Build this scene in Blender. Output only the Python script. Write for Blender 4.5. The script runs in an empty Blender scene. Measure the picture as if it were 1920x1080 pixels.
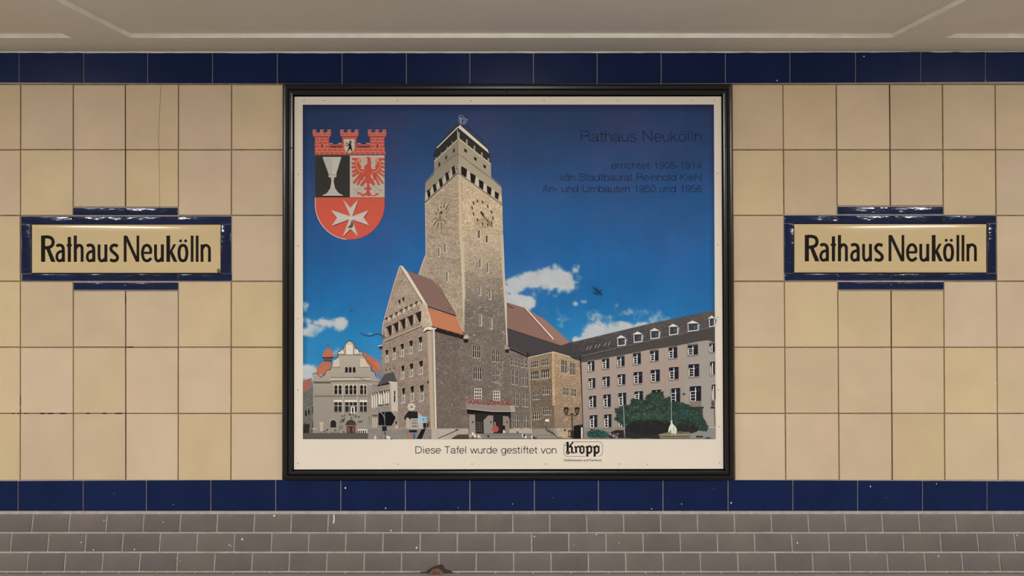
import bpy, bmesh, math, random
import numpy as np
from mathutils import Vector
random.seed(7); rng = np.random.RandomState(5)

# ------------------------------------------------------------------ camera, world, lamps, exposure
S = 0.0022            # metres on the wall for one pixel of a 1920 wide frame
D = 3.2               # camera to wall
VPY = 430.0           # pixel row of eye level
TANP = 0.185           # batter of the grey plinth
PL0 = 961.5           # pixel row where the plinth starts
CAMZ = 1.36
sc = bpy.context.scene
cd = bpy.data.cameras.new('camera'); cam = bpy.data.objects.new('camera', cd); sc.collection.objects.link(cam)
cd.sensor_width = 36; cd.lens = 36*D/(1920*S); cd.shift_y = -(540-VPY)/1920
cam.location = (0, -D, CAMZ); cam.rotation_euler = (math.pi/2, 0, 0); cd.clip_end = 60
sc.camera = cam
wd = bpy.data.worlds.new('world'); sc.world = wd; wd.use_nodes = True
wd.node_tree.nodes['Background'].inputs[0].default_value = (0.9, 0.86, 0.8, 1)
wd.node_tree.nodes['Background'].inputs[1].default_value = 0.62
sc.view_settings.view_transform = 'Standard'; sc.view_settings.look = 'None'
sc.view_settings.exposure = 0.35; sc.view_settings.gamma = 1; sc.view_settings.use_curve_mapping = False
LAMPS = [(0.0, -3.1), (-3.1, -3.1), (3.1, -3.1), (-6.2, -3.1), (6.2, -3.1)]
CEILZ = CAMZ + (VPY-98)*S
def area(x, y, z, sx, sy, rot, power, col):
    l = bpy.data.lights.new('tube_light', 'AREA'); l.shape = 'RECTANGLE'; l.size = sx; l.size_y = sy
    l.energy = power; l.color = col
    o = bpy.data.objects.new('tube_light', l); o.location = (x, y, z); o.rotation_euler = rot
    sc.collection.objects.link(o)
WARM = (1.0, 0.965, 0.93)
for lx, ly in LAMPS:
    area(lx, ly, CEILZ-0.09, 0.16, 1.2, (0, 0, 0), 64, WARM)
    area(lx, ly+0.62, CEILZ-0.05, 0.16, 0.07, (math.radians(78), 0, 0), 10, WARM)

# ------------------------------------------------------------------ helpers
C = sc.collection
def lin(c):
    return [((v/255)/12.92 if v/255 <= 0.04045 else ((v/255+0.055)/1.055)**2.4) for v in c]
KALB = 1.0; KPR = 1.19   # ink strength of the print
def W(px, py, d=0.0):
    f = (D-d)/D
    return Vector(((px-960)*S*f, -d, CAMZ+(VPY-py)*S*f))
Z0 = CAMZ+(VPY-PL0)*S
def PL(px, py, d=0.0):            # point on the battered plinth seen at this pixel, d metres proud of it
    a = (py-VPY)*S/D              # (CAMZ-z)=a*(D-y'), y'=TANP*(Z0-z)+d
    z = (CAMZ - a*(D-d-TANP*Z0))/(1+a*TANP)
    y = TANP*(Z0-z)+d
    return Vector(((px-960)*S*(D-y)/D, -y, z))
def fix(o, label=None, cat=None, group=None, kind=None):
    if label: o['label'] = label
    if cat: o['category'] = cat
    if group: o['group'] = group
    if kind: o['kind'] = kind
    return o
def mk(name, verts, faces, mats, parent=None, smooth=False, mi=None, loc=None):
    me = bpy.data.meshes.new(name)
    if loc is not None: verts = [Vector(v)-Vector(loc) for v in verts]
    me.from_pydata([tuple(v) for v in verts], [], faces)
    for m in (mats if isinstance(mats, (list, tuple)) else [mats]): me.materials.append(m)
    if mi is not None: me.polygons.foreach_set('material_index', mi)
    if smooth: me.polygons.foreach_set('use_smooth', [True]*len(me.polygons))
    me.update()
    o = bpy.data.objects.new(name, me); C.objects.link(o)
    if loc is not None: o.location = loc
    if parent:
        o.parent = parent
        o.location = Vector(loc or (0, 0, 0)) - parent.location
    return o
def empty(name, loc=(0, 0, 0)):
    o = bpy.data.objects.new(name, None); o.location = loc; C.objects.link(o); o.empty_display_size = .1
    return o
def boxvf(a, b):
    x0, y0, z0 = a; x1, y1, z1 = b
    v = [(x0,y0,z0),(x1,y0,z0),(x1,y1,z0),(x0,y1,z0),(x0,y0,z1),(x1,y0,z1),(x1,y1,z1),(x0,y1,z1)]
    f = [(0,3,2,1),(4,5,6,7),(0,1,5,4),(1,2,6,5),(2,3,7,6),(3,0,4,7)]
    return v, f

# ------------------------------------------------------------------ materials
def mat(name, col, rough=0.5, spec=0.5, vary=0.0, hue=0.0, nscale=12, namt=0.0, bump=0.0, bscale=30, bdist=0.001,
        coat=0.0, attr=False, metal=0.0, stretch=None, fine=0.0, fscale=900, stain=None):
    m = bpy.data.materials.new(name); m.use_nodes = True
    nt = m.node_tree; N = nt.nodes; L = nt.links
    b = N['Principled BSDF']
    b.inputs['Roughness'].default_value = rough; b.inputs['Specular IOR Level'].default_value = spec
    b.inputs['Metallic'].default_value = metal
    b.inputs['Coat Weight'].default_value = coat; b.inputs['Coat Roughness'].default_value = 0.08
    geo = N.new('ShaderNodeNewGeometry')
    pos = geo.outputs['Position']
    if stretch:
        mp = N.new('ShaderNodeMapping'); mp.inputs['Scale'].default_value = stretch
        L.new(pos, mp.inputs['Vector']); pos = mp.outputs[0]
    if attr:
        a = N.new('ShaderNodeVertexColor'); a.layer_name = 'Col'; out = a.outputs['Color']
    else:
        r = N.new('ShaderNodeRGB'); r.outputs[0].default_value = (*[v*KALB for v in lin(col)], 1); out = r.outputs[0]
    def hsv(out, h=None, v=None, s=None):
        n = N.new('ShaderNodeHueSaturation'); L.new(out, n.inputs['Color'])
        if h is not None: L.new(h, n.inputs['Hue'])
        if v is not None: L.new(v, n.inputs['Value'])
        if s is not None: L.new(s, n.inputs['Saturation'])
        return n.outputs[0]
    def rng_(src, lo, hi, a=0.0, b_=1.0):
        n = N.new('ShaderNodeMapRange'); n.inputs[1].default_value = a; n.inputs[2].default_value = b_
        n.inputs[3].default_value = lo; n.inputs[4].default_value = hi; L.new(src, n.inputs[0]); return n.outputs[0]
    def noise(scale, det=3, vec=None, off=None):
        n = N.new('ShaderNodeTexNoise'); n.inputs['Scale'].default_value = scale; n.inputs['Detail'].default_value = det
        L.new(vec or pos, n.inputs['Vector']); return n
    if vary or hue:
        oi = N.new('ShaderNodeObjectInfo'); rd = oi.outputs['Random']
        m2 = N.new('ShaderNodeMath'); m2.operation = 'MULTIPLY'; m2.inputs[1].default_value = 7.31; L.new(rd, m2.inputs[0])
        m3 = N.new('ShaderNodeMath'); m3.operation = 'FRACT'; L.new(m2.outputs[0], m3.inputs[0])
        out = hsv(out, rng_(m3.outputs[0], 0.5-hue, 0.5+hue), rng_(rd, 1-vary, 1+vary), rng_(m3.outputs[0], 0.88, 1.08) if hue else None)
    if namt:
        n = noise(nscale)
        out = hsv(out, None, rng_(n.outputs[0], 1-namt, 1+namt, .3, .7))
        n2 = noise(nscale*.7, 2)
        out = hsv(out, rng_(n2.outputs['Color'], .5-hue*.8, .5+hue*.8, .3, .7)) if hue else out
    if fine:
        n = noise(fscale, 2)
        out = hsv(out, None, rng_(n.outputs[0], 1-fine, 1+fine, .3, .7))
    if stain:
        n = noise(stain[1], 6)
        mx = N.new('ShaderNodeMix'); mx.data_type = 'RGBA'
        L.new(rng_(n.outputs[0], 0, stain[4], stain[2], stain[3]), mx.inputs[0]); L.new(out, mx.inputs[6])
        mx.inputs[7].default_value = (*lin(stain[0]), 1); out = mx.outputs[2]
    L.new(out, b.inputs['Base Color'])
    if bump:
        n = noise(bscale, 3); bp = N.new('ShaderNodeBump'); bp.inputs['Strength'].default_value = bump
        bp.inputs['Distance'].default_value = bdist
        L.new(n.outputs[0], bp.inputs['Height']); L.new(bp.outputs[0], b.inputs['Normal'])
        if coat: L.new(bp.outputs[0], b.inputs['Coat Normal'])
    return m

M = {}
M['cream'] = mat('cream_glaze', (200,180,149), rough=.5, spec=.25, vary=.045, hue=.007, nscale=6, namt=.05, fine=.02, bump=.15, bscale=14)
M['blue'] = mat('blue_glaze', (22,35,73), rough=.25, spec=.08, vary=.06, nscale=9, namt=.10, bump=.2, bscale=12)
M['signblue'] = mat('sign_border_glaze', (10,27,66), rough=.12, spec=.6, vary=.15, nscale=14, namt=.12, bump=.9, bscale=28, bdist=.004, stretch=(.35,1,1))
M['grey'] = mat('grey_clinker_glaze', (103,97,94), rough=.3, spec=.3, vary=.09, hue=.02, nscale=9, namt=.07, bump=.25, bscale=14, fine=.03, fscale=500)
M['grout_brown'] = mat('brown_grout', (126,106,84), rough=.9, spec=.1, nscale=30, namt=.25, fine=.15, fscale=300)
M['grout_grey'] = mat('grey_grout', (166,159,153), rough=.9, spec=.1, nscale=40, namt=.15, fine=.08, fscale=300)
M['dark'] = mat('dark_joint_sealant', (50,34,22), rough=.8, spec=.1)
M['black'] = mat('black_void', (8,8,8), rough=.9, spec=.05)
M['frame'] = mat('black_painted_metal', (14,15,16), rough=.28, spec=.5, bump=.5, bscale=240, bdist=.0004)
M['board'] = mat('white_coated_board', (224,216,202), rough=.55, spec=.22, nscale=3, namt=.025)
M['ceil'] = mat('painted_ceiling', (220,217,208), rough=.85, spec=.15, nscale=2, namt=.04, fine=.04, fscale=160)
M['bead'] = mat('plaster_bead_lit_riser', (226,224,216), rough=.85, spec=.15, nscale=12, namt=.10, fine=.05, fscale=200)
M['floor'] = mat('floor_terrazzo', (138,130,122), rough=.6, spec=.3, nscale=8, namt=.1, fine=.12, fscale=350)
M['plate'] = mat('cream_enamel', (206,186,144), rough=.14, spec=.55, nscale=5, namt=.02, bump=.12, bscale=20, bdist=.001)
M['letter'] = mat('black_enamel', (16,12,10), rough=.14, spec=.5, bump=.12, bscale=20)
M['white'] = mat('white_paint_spot', (228,224,214), rough=.6)
M['rust'] = mat('rusty_iron', (104,78,68), rough=.85, spec=.2, nscale=60, namt=.3, fine=.2, fscale=500)
M['screw'] = mat('dull_screw', (96,84,70), rough=.5, metal=.4)
M['pp'] = mat('printed_ink', None, rough=.55, spec=.1, attr=True, fine=.05, fscale=420)
M['pb'] = mat('printed_brickwork', None, rough=.55, spec=.1, attr=True, namt=.11, nscale=40, fine=.38, fscale=300, stretch=(.55,1,1.15))
M['pl'] = mat('printed_foliage', None, rough=.55, spec=.2, attr=True, namt=.25, nscale=70, fine=.35, fscale=200)
M['lamp'] = bpy.data.materials.new('lamp_diffuser'); M['lamp'].use_nodes = True
_b = M['lamp'].node_tree.nodes['Principled BSDF']; _b.inputs['Emission Color'].default_value = (1,.94,.84,1); _b.inputs['Emission Strength'].default_value = 4

# ------------------------------------------------------------------ the room
FLZ = PL(960, 1075).z
FY = PL(960, 1075).y
XR = 7.5; YB = -8.0
ptop = W(0, PL0).z
blueb_t = W(0, 900).z; bluet_b = W(0, 157).z
zc = [CEILZ+.35, bluet_b, blueb_t, ptop]
v = []; f = []; mi = []
def q(a, b, c, d_, m_):
    i = len(v); v.extend([a, b, c, d_]); f.append((i, i+1, i+2, i+3)); mi.append(m_)
def hb(z1, y1, z0, y0, m_): q((-XR, y0, z0), (XR, y0, z0), (XR, y1, z1), (-XR, y1, z1), m_)
hb(zc[0], 0, zc[1], 0, 1); hb(zc[1], 0, zc[2], 0, 0); hb(zc[2], 0, zc[3], 0, 1)
plf = TANP*(ptop-FLZ+.3)
hb(zc[3], 0, FLZ-.3, -plf, 1)
i = len(v)
v.extend([(-XR, .25, zc[0]), (XR, .25, zc[0]), (XR, .25, FLZ-.3), (-XR, .25, FLZ-.3)])
f.append((i+1, i, i+3, i+2)); mi.append(1)
wall = mk('wall_back', v, f, [M['grout_brown'], M['grout_grey']], mi=mi); fix(wall, 'tiled underground wall in cream, blue and grey tiles', kind='structure')

vv, ff = boxvf((-XR, YB, FLZ-.1), (XR, FY-.0, FLZ)); fl = mk('floor', vv, ff, M['floor']); fix(fl, 'grey brown floor strip at the foot of the wall', kind='structure')
for nm, a, b in (('wall_front', (-XR, YB-.2, FLZ-.1), (XR, YB, CEILZ+.3)), ('wall_left', (-XR-.2, YB, FLZ-.1), (-XR, .2, CEILZ+.3)), ('wall_right', (XR, YB, FLZ-.1), (XR+.2, .2, CEILZ+.3))):
    vv, ff = boxvf(a, b); o = mk(nm, vv, ff, M['ceil']); fix(o, kind='structure')

# coffered ceiling: slab above, ribs standing down from it
RH = 0.017; yR = -(1-332/359.0)*D
vv, ff = boxvf((-XR, YB, CEILZ+RH), (XR, 0.0, CEILZ+RH+.2)); ce = mk('ceiling', vv, ff, M['ceil']); fix(ce, 'grey brown painted ceiling with shallow recessed panels', kind='structure')
def rib(x0, y0, x1, y1, sk=0):
    a, b = (min(x0,x1), min(y0,y1), CEILZ), (max(x0,x1), max(y0,y1), CEILZ+RH)
    vv, ff = boxvf(a, b)
    # slanted risers
    out = []
    for (x, y, z) in vv:
        if z == CEILZ: out.append((x, y, z))
        else: out.append((x, y, z))
    o = mk('ceiling_rib', out, ff, [M['ceil'], M['bead']], parent=ce, mi=[0,0,1,1,1,1]); return o  # riser faces coloured whiter than the slab to imitate lamp light on them
xs = [((135-960)*S*.925, (245-960)*S*.925), ((1672-960)*S*.925, (1772-960)*S*.925)]
xs = xs + [(xs[0][0]-3.15-.22, xs[0][0]-3.15), (xs[1][1]+3.15, xs[1][1]+3.37)]
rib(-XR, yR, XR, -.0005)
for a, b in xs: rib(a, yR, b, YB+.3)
# plaster bead where ceiling and wall meet
n = 120; vv = []; ff = []
for i in range(n+1):
    px = -60+i*(2040/n)
    t = px/1920
    yb_ = 98.2+1.2*math.sin(math.pi*min(max(t,0),1))-1.6*t+rng.uniform(-.5,.5)
    h = (2.0+3.2*min(max(t*1.3-.15,0),1))+rng.uniform(-.5,.5)
    dd = .011+.002*rng.rand()
    a = W(px, yb_, dd); 
    top = W(px, yb_-h, dd)
    vv += [(a.x, -.001, a.z), tuple(a), (top.x, -dd, top.z+.0), (top.x, -.001, CEILZ+.002)]
for i in range(n):
    for k in range(3):
        a = i*4+k; ff.append((a, a+4, a+5, a+1))
bead = mk('trim_1', vv, ff, M['bead'], smooth=True); fix(bead, 'uneven white plaster bead along the ceiling edge', kind='structure')

# lamps above the platform (behind the camera)
for k, (lx, ly) in enumerate(LAMPS):
    vv, ff = boxvf((lx-.09, ly-.62, CEILZ-.004), (lx+.09, ly+.61, CEILZ+RH-.001))
    r = mk('ceiling_lamp', vv, ff, M['bead'], loc=(lx, ly, CEILZ))
    fix(r, ['white strip lamp housing in the middle ceiling panel', 'white strip lamp housing in the panel left of the camera', 'white strip lamp housing in the panel right of the camera', 'white strip lamp housing far left along the ceiling', 'white strip lamp housing far right along the ceiling'][k], 'lamp')

# ------------------------------------------------------------------ tiles
def piece(name, c, nrm, mt, parent, th=.0028, bv=.0012, seg=1, crown=0.0):
    """c = four front-plane corners (bl, br, tr, tl) on the grout plane; raised by th along nrm with an eased edge."""
    c = [Vector(p) for p in c]; cen = sum(c, Vector())/4; nrm = Vector(nrm)
    rings = [(0, 0.0)]
    for k in range(seg+1):
        a = k/seg*math.pi/2 if seg > 1 else k*math.pi/2
        rings.append((bv*(1-math.cos(a)), th-bv+bv*math.sin(a)))
    vv = []; ff = []
    ex = (c[1]-c[0]).normalized(); ez = (c[3]-c[0]).normalized()
    sg = [(1,1),(-1,1),(-1,-1),(1,-1)]
    for ins, h in rings:
        for p, (sx, sz) in zip(c, sg): vv.append(p+ex*sx*ins+ez*sz*ins+nrm*h)
    for r in range(len(rings)-1):
        for k in range(4):
            ff.append((r*4+k, r*4+(k+1)%4, r*4+4+(k+1)%4, r*4+4+k))
    b = (len(rings)-1)*4; ff.append((b, b+1, b+2, b+3))
    o = mk(name, vv, ff, mt, parent=parent, loc=cen)
    if seg > 1:
        o.data.polygons.foreach_set('use_smooth', [True]*len(o.data.polygons))
    return o
def wq(x0, y0, x1, y1, x0b=None, x1b=None):   # pixel rect (x at top, x at bottom)
    x0b = x0 if x0b is None else x0b; x1b = x1 if x1b is None else x1b
    return [W(x0b, y1), W(x1b, y1), W(x1, y0), W(x0, y0)]
NW = (0, -1, 0)
rowsY = [158.5, 281, 404, 527.5, 651, 775, 900.5]
def colx(top, bot, y): return top+(bot-top)*(y-158)/(742)
colsL = [(-60,-60), (39.5,38.5), (138,138), (235.5,236.5), (335,334.5), (434.5,433.5), (531.5,530.5)]
colsR = [(1372,1377.5), (1467.5,1473), (1567.5,1573), (1667.5,1672.5), (1766.5,1771), (1865,1870.5), (1963,1969)]
for k in range(1, 8):   # the tiling goes on past both edges of the picture
    colsL.insert(0, (-60-98.6*k, -60-98.6*k)); colsR.append((1963+98.6*k, 1969+98.6*k))
def lerp(a, b, t): return a+(b-a)*t
def cream(x0, x1, y0, y1, g=1.1):
    j = lambda: rng.uniform(-.25, .25)
    xa, xb = colx(*x0, y0), colx(*x1, y0); xc, xd = colx(*x0, y1), colx(*x1, y1)
    piece('cream_tile', wq(xa+g+j(), y0+g+j(), xb-g+j(), y1-g+j(), xc+g+j(), xd-g+j()), NW, M['cream'], wall, th=.003+rng.uniform(0,.0004), bv=.001)
for cols, left in ((colsL, True), (colsR, False)):
    for c in range(13):
        for r in range(6):
            y0, y1 = rowsY[r], rowsY[r+1]
            cc_ = c-7 if left else c
            sgn = cc_ in ((1,2,3,4))
            if r == 2 and sgn: continue
            if r == 1 and cc_ in (2,3): y1 = 388.5 if left else 386.5
            if r == 3 and cc_ in (2,3): y0 = 545 if left else 544.5
            cream(cols[c], cols[c+1], y0, y1)
bt = [-85,36,157,277,398.5,520,641.5,762,881,1000,1119.5,1239.5,1360,1481,1604,1726.5,1847.6,1969]
bb = [-87,34,156,274.5,395.5,517,639,760,881,1002,1122,1243,1365,1486.5,1608,1729.5,1850.5,1972]
bt = [bt[0]-121*k for k in range(5,0,-1)]+bt+[bt[-1]+121*k for k in range(1,6)]; bb = [bb[0]-121*k for k in range(5,0,-1)]+bb+[bb[-1]+121*k for k in range(1,6)]
def ycurve(px, l, m, r): 
    t = min(max(px/1920, 0), 1); return l*(1-t)*(1-2*t)+4*m*t*(1-t)+r*t*(2*t-1)
for k in range(len(bt)-1):
    a, b = bt[k]+.7, bt[k+1]-.7
    ya, yb = ycurve(a,98.8,100,96.5), ycurve(b,98.8,100,96.5); za, zb = ycurve(a,154.5,157,153), ycurve(b,154.5,157,153)
    piece('blue_tile', [W(a, za), W(b, zb), W(b, yb), W(a, ya)], NW, M['blue'], wall, th=.003, bv=.0012)
    a, b = bb[k]+.7, bb[k+1]-.7
    ya, yb = ycurve(a,902,899.8,902.5), ycurve(b,902,899.8,902.5)
    piece('blue_tile', [W(a, 957.6), W(b, 957.6), W(b, yb), W(a, ya)], NW, M['blue'], wall, th=.003, bv=.0012)
NP = Vector((0, -1, TANP*1.0)).normalized()
prow = [(964, 997.2, 61, 69.27, 981), (1000.2, 1033.6, 21, 69.7, 1017), (1037, 1070.2, 52, 70.08, 1053), (1073.3, 1083, 12.5, 70.5, 1075)]
for y0, y1, xs0, pit, ym in prow:
    for i in range(-12, 40):
        a, b = xs0+pit*i+1.3, xs0+pit*(i+1)-1.3
        if b < -700 or a > 2620: continue
        ga, gb = PL(a, ym).x, PL(b, ym).x
        bl, tl = PL(960, y1), PL(960, y0)
        if y1 > 1075: bl = PL(960, 1074.9)
        c = [Vector((ga, bl.y, bl.z)), Vector((gb, bl.y, bl.z)), Vector((gb, tl.y, tl.z)), Vector((ga, tl.y, tl.z))]
        piece('grey_tile', c, NP, M['grey'], wall, th=.0032+rng.uniform(0,.0006), bv=.0018, seg=2)
# dark sealed movement joints and missing mortar
def strip(pts, w, mt, name, parent, d=.0012, kind=None, label=None):
    vv = []; ff = []
    for i, (x, y) in enumerate(pts):
        ww = w*rng.uniform(.75, 1.2)
        vv += [W(x-ww, y, d), W(x+ww, y, d)]
        if i: ff.append((2*i-2, 2*i-1, 2*i+1, 2*i))
    o = mk(name, vv, ff, mt, parent=parent); fix(o, label, kind=kind); return o
strip([(colx(235.5,236.5,y), y) for y in np.linspace(159, 387, 20)], .8, M['dark'], 'movement_joint', wall, label='dark sealed joint')
strip([(colx(235.5,236.5,y), y) for y in np.linspace(546, 900, 30)], .8, M['dark'], 'movement_joint', wall, label='dark sealed joint')
strip([(colx(1667.5,1672.5,y), y) for y in np.linspace(159, 386, 20)], .7, M['dark'], 'movement_joint', wall, label='dark sealed joint')
strip([(colx(1667.5,1672.5,y), y) for y in np.linspace(545, 900, 30)], .8, M['dark'], 'movement_joint', wall, label='dark sealed joint')
vv = []; ff = []
for (x0, x1, y0, y1) in [(23,27,774,776),(33,37,774,776),(46,50,774,776),(75,84,774,776.3),(89,100,773.6,776.6),(112,124,773.6,776.6),(162,168,773.7,776.3),(192,200,774,776),(216,229,774,776.2),(38.3,40.3,741,760),(38,40,768,774),(234.6,236.8,556,568),(238,250,649.8,651.5)]:
    i = len(vv); vv += [W(x0,y1,.0016),W(x1,y1,.0016),W(x1,y0,.0016),W(x0,y0,.0016)]; ff.append((i,i+1,i+2,i+3))
mk('missing_mortar', vv, ff, M['black'], parent=wall)['kind'] = 'stuff'
# hairline crack
vv = []; ff = []; x = 302.
pts = []
for y in np.linspace(160, 402, 40):
    pts.append((x+rng.uniform(-.4,.4), y)); x += (-.35 if y < 240 else .08)
for i, (x, y) in enumerate(pts):
    vv += [W(x-.28, y, .0037), W(x+.28, y, .0037)]
    if i: ff.append((2*i-2, 2*i-1, 2*i+1, 2*i))
mk('hairline_crack', vv, ff, mat('crack_line', (135,108,82), rough=.9), parent=wall)
# paint specks: small domes
vv = []; ff = []
def speck(p, n_, rx, rz):
    i = len(vv); n_ = Vector(n_); ux = Vector((1,0,0)); uz = ux.cross(n_)*-1
    vv.append(p+n_*.0012)
    for k in range(7):
        a = k/7*2*math.pi; vv.append(p+ux*math.cos(a)*rx+uz*math.sin(a)*rz)
    for k in range(7): ff.append((i, i+1+k, i+1+(k+1)%7))
for (x, y, r_) in [(514,967,1.6),(454,1011,1.9),(430,1022,1.2),(434,1024,.8),(152,1017,.9),(175,1031,1.0),(252,1030,1.3),(306,979,.9),(332,1047,.8),(781,1027,1.6),(733,995,1.2),(1002,1006,1.1),(1118,1002,1.1),(1161,1018,.9),(1495,1018,1.3),(1760,1043,1.2),(1907,1004,1.2),(529,1066,.6),(640,1000,.8),(195,976,.9),(1076,1022,.7),(892,974,.6),(338,1052,.7)]:
    speck(PL(x, y, .0036), NP, r_*S, r_*S*1.2)
for (x, y, r_) in [(647.5,915,1.5),(723,953,1.1),(961,945,.8),(1037,933,.5),(1371,943,1.3),(1632,912,1.2),(1756,907,.9),(214,925,.5),(325,946,.6),(1278,945,.9),(1222,954,1),(1662,933,.5),(1620,106,1.2),(1457,151,1.2),(417,567,.9),(149,805,1.0),(1868,719,1.0),(859,952,.6),(1338,917,.5),(1848,151,.8)]:
    speck(W(x, y, .0033), NW, r_*S, r_*S*1.2)
i = len(vv)
for (x, y) in [(625,965),(627,965),(625.2,976),(627.4,976),(624,980.5),(626,982)]: vv.append(PL(x, y, .0045))
ff += [(i,i+1,i+3,i+2),(i+2,i+3,i+5,i+4)]
mk('paint_specks', vv, ff, M['white'], parent=wall)['kind'] = 'stuff'

# ------------------------------------------------------------------ flat print machinery
ZD = [0.0]
STEP = 3e-6
def area2(p): return sum(p[i][0]*p[(i+1)%len(p)][1]-p[(i+1)%len(p)][0]*p[i][1] for i in range(len(p)))
class Print:
    def __init__(s, name, base): s.name = name; s.v = []; s.f = []; s.c = []; s.m = []; s.base = base
    def lay(s): ZD[0] += STEP
    def poly(s, pts, col, m=0, new=True):
        if new: s.lay()
        if area2(pts) > 0: pts = pts[::-1]; col = col[::-1] if isinstance(col[0], (list, tuple)) else col
        i = len(s.v)
        for (x, y) in pts: s.v.append(W(x, y, s.base+ZD[0]))
        s.f.append(tuple(range(i, i+len(pts)))); s.m.append(m)
        if isinstance(col[0], (list, tuple)): s.c += [lin(c) for c in col]
        else: l = lin(col); s.c += [l]*len(pts)
    def grad(s, pts, stops, m=0, dx=0.0):
        """stops: [(y, colour)...]; polygon is cut into level bands so the ink shade follows y"""
        s.lay()
        ys = sorted(y for y, _ in stops)
        def colat(y):
            if y <= stops[0][0]: return stops[0][1]
            for (a, ca), (b, cb) in zip(stops, stops[1:]):
                if y <= b: t = (y-a)/(b-a); return tuple(ca[k]+(cb[k]-ca[k])*t for k in range(3))
            return stops[-1][1]
        lo, hi = min(p[1] for p in pts), max(p[1] for p in pts)
        cuts = [lo]+[y for y in ys if lo < y < hi]+[hi]
        def clip(P, y0, keep_below):
            out = []
            for k in range(len(P)):
                a, b = P[k], P[(k+1)%len(P)]
                ia = (a[1] >= y0) if keep_below else (a[1] <= y0); ib = (b[1] >= y0) if keep_below else (b[1] <= y0)
                if ia: out.append(a)
                if ia != ib: t = (y0-a[1])/(b[1]-a[1]); out.append((a[0]+(b[0]-a[0])*t, y0))
            return out
        for a, b in zip(cuts, cuts[1:]):
            P = clip(clip(pts, a, True), b, False)
            if len(P) > 2: s.poly(P, [colat(p[1]) for p in P], m, new=False)
    def line(s, pts, w, col, m=0, new=True, closed=False, cap=False):
        if new: s.lay()
        n = len(pts); L_ = []; R_ = []
        ws = w if isinstance(w, (list, tuple)) else [w]*n
        for i in range(n):
            if closed: a, b = pts[i-1], pts[(i+1)%n]
            else: a, b = pts[max(i-1,0)], pts[min(i+1,n-1)]
            d1 = (pts[i][0]-a[0], pts[i][1]-a[1]); d2 = (b[0]-pts[i][0], b[1]-pts[i][1])
            def nm(d): l = math.hypot(*d); return (d[0]/l, d[1]/l) if l > 1e-9 else (0, 0)
            n1, n2 = nm(d1), nm(d2); t = nm((n1[0]+n2[0], n1[1]+n2[1]))
            cs = max(.5, (t[0]*n2[0]+t[1]*n2[1]) if n2 != (0,0) else 1)
            h = ws[i]/2/cs; L_.append((pts[i][0]-t[1]*h, pts[i][1]+t[0]*h)); R_.append((pts[i][0]+t[1]*h, pts[i][1]-t[0]*h))
        for i in range(n if closed else n-1):
            j = (i+1)%n; s.poly([L_[i], L_[j], R_[j], R_[i]], col, m, new=False)
    def rect(s, x0, y0, x1, y1, col, m=0, new=True): s.poly([(x0,y0),(x1,y0),(x1,y1),(x0,y1)], col, m, new)
    def disc(s, x, y, rx, ry, col, m=0, n=14, new=True, jit=0):
        s.poly([(x+rx*math.cos(a)*(1+jit*rng.uniform(-1,1)), y+ry*math.sin(a)*(1+jit*rng.uniform(-1,1))) for a in [k/n*2*math.pi for k in range(n)]], col, m, new)
    def text(s, txt, x0, x1, base, top, col, bold=0.0, shear=0.0):
        s.lay()
        cu = bpy.data.curves.new('t', 'FONT'); cu.body = txt; cu.size = 1; cu.offset = bold; cu.shear = shear; cu.resolution_u = 4
        ob = bpy.data.objects.new('t', cu); C.objects.link(ob)
        cu2 = bpy.data.curves.new('t2', 'FONT'); cu2.body = 'H'; cu2.size = 1; o2 = bpy.data.objects.new('t2', cu2); C.objects.link(o2)
        dg = bpy.context.evaluated_depsgraph_get()
        me = ob.evaluated_get(dg).to_mesh(); V = [tuple(p.co) for p in me.vertices]; F = [tuple(p.vertices) for p in me.polygons]
        h = max(p.co.y for p in o2.evaluated_get(dg).to_mesh().vertices)
        bpy.data.objects.remove(ob); bpy.data.objects.remove(o2); bpy.data.curves.remove(cu); bpy.data.curves.remove(cu2)
        a = min(p[0] for p in V); b = max(p[0] for p in V); kx = (x1-x0)/(b-a); ky = (base-top)/h
        P = [(x0+(p[0]-a)*kx, base-p[1]*ky) for p in V]
        i = len(s.v); s.v += [W(x, y, s.base+ZD[0]) for x, y in P]; l = lin(col)
        for fc in F:
            pts = [P[k] for k in fc]
            if area2(pts) > 0: fc = fc[::-1]
            s.f.append(tuple(i+k for k in fc)); s.m.append(0); s.c += [l]*len(fc)
    def strokes(s, txt, x0, x1, base, top, w_, col):
        """light grotesque drawn from pen strokes; cap height = top..base, fitted between x0 and x1"""
        adv = 0; out = []; xmin = 9; xmax = -9; wi = 0
        for ch in txt:
            if ch == ' ': adv += .36; wi += 1; continue
            wd_, ss = GL[ch]
            for sm, pts in ss:
                p = [(adv+x, y) for x, y in pts]; out.append((wi, smooth(p, 5) if sm else p))
                xmin = min([xmin]+[q_[0] for q_ in p]); xmax = max([xmax]+[q_[0] for q_ in p])
            adv += wd_
        k = (x1-x0-w_)/(xmax-xmin); h = base-top; PR = [Print(s.name, s.base) for _ in range(wi+1)]; s.lay()
        for w, p in out: PR[w].line([(x0+w_/2+(x-xmin)*k, base-y*h) for x, y in p], w_, col, new=False)
        return PR
    def build(s, parent, mats, label=None):
        # colours are stored per corner: expand
        cor = []
        me = bpy.data.meshes.new(s.name); loc = sum(s.v, Vector())/len(s.v)
        me.from_pydata([tuple(p-loc) for p in s.v], [], s.f)
        for m in mats: me.materials.append(m)
        me.polygons.foreach_set('material_index', s.m)
        at = me.color_attributes.new('Col', 'FLOAT_COLOR', 'CORNER')
        arr = np.ones((len(s.c), 4), np.float32); arr[:, :3] = np.array(s.c)*KPR
        at.data.foreach_set('color', arr.ravel())
        me.update(); o = bpy.data.objects.new(s.name, me); C.objects.link(o)
        o.parent = parent
        par = Vector(parent.location); pp = parent.parent
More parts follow.
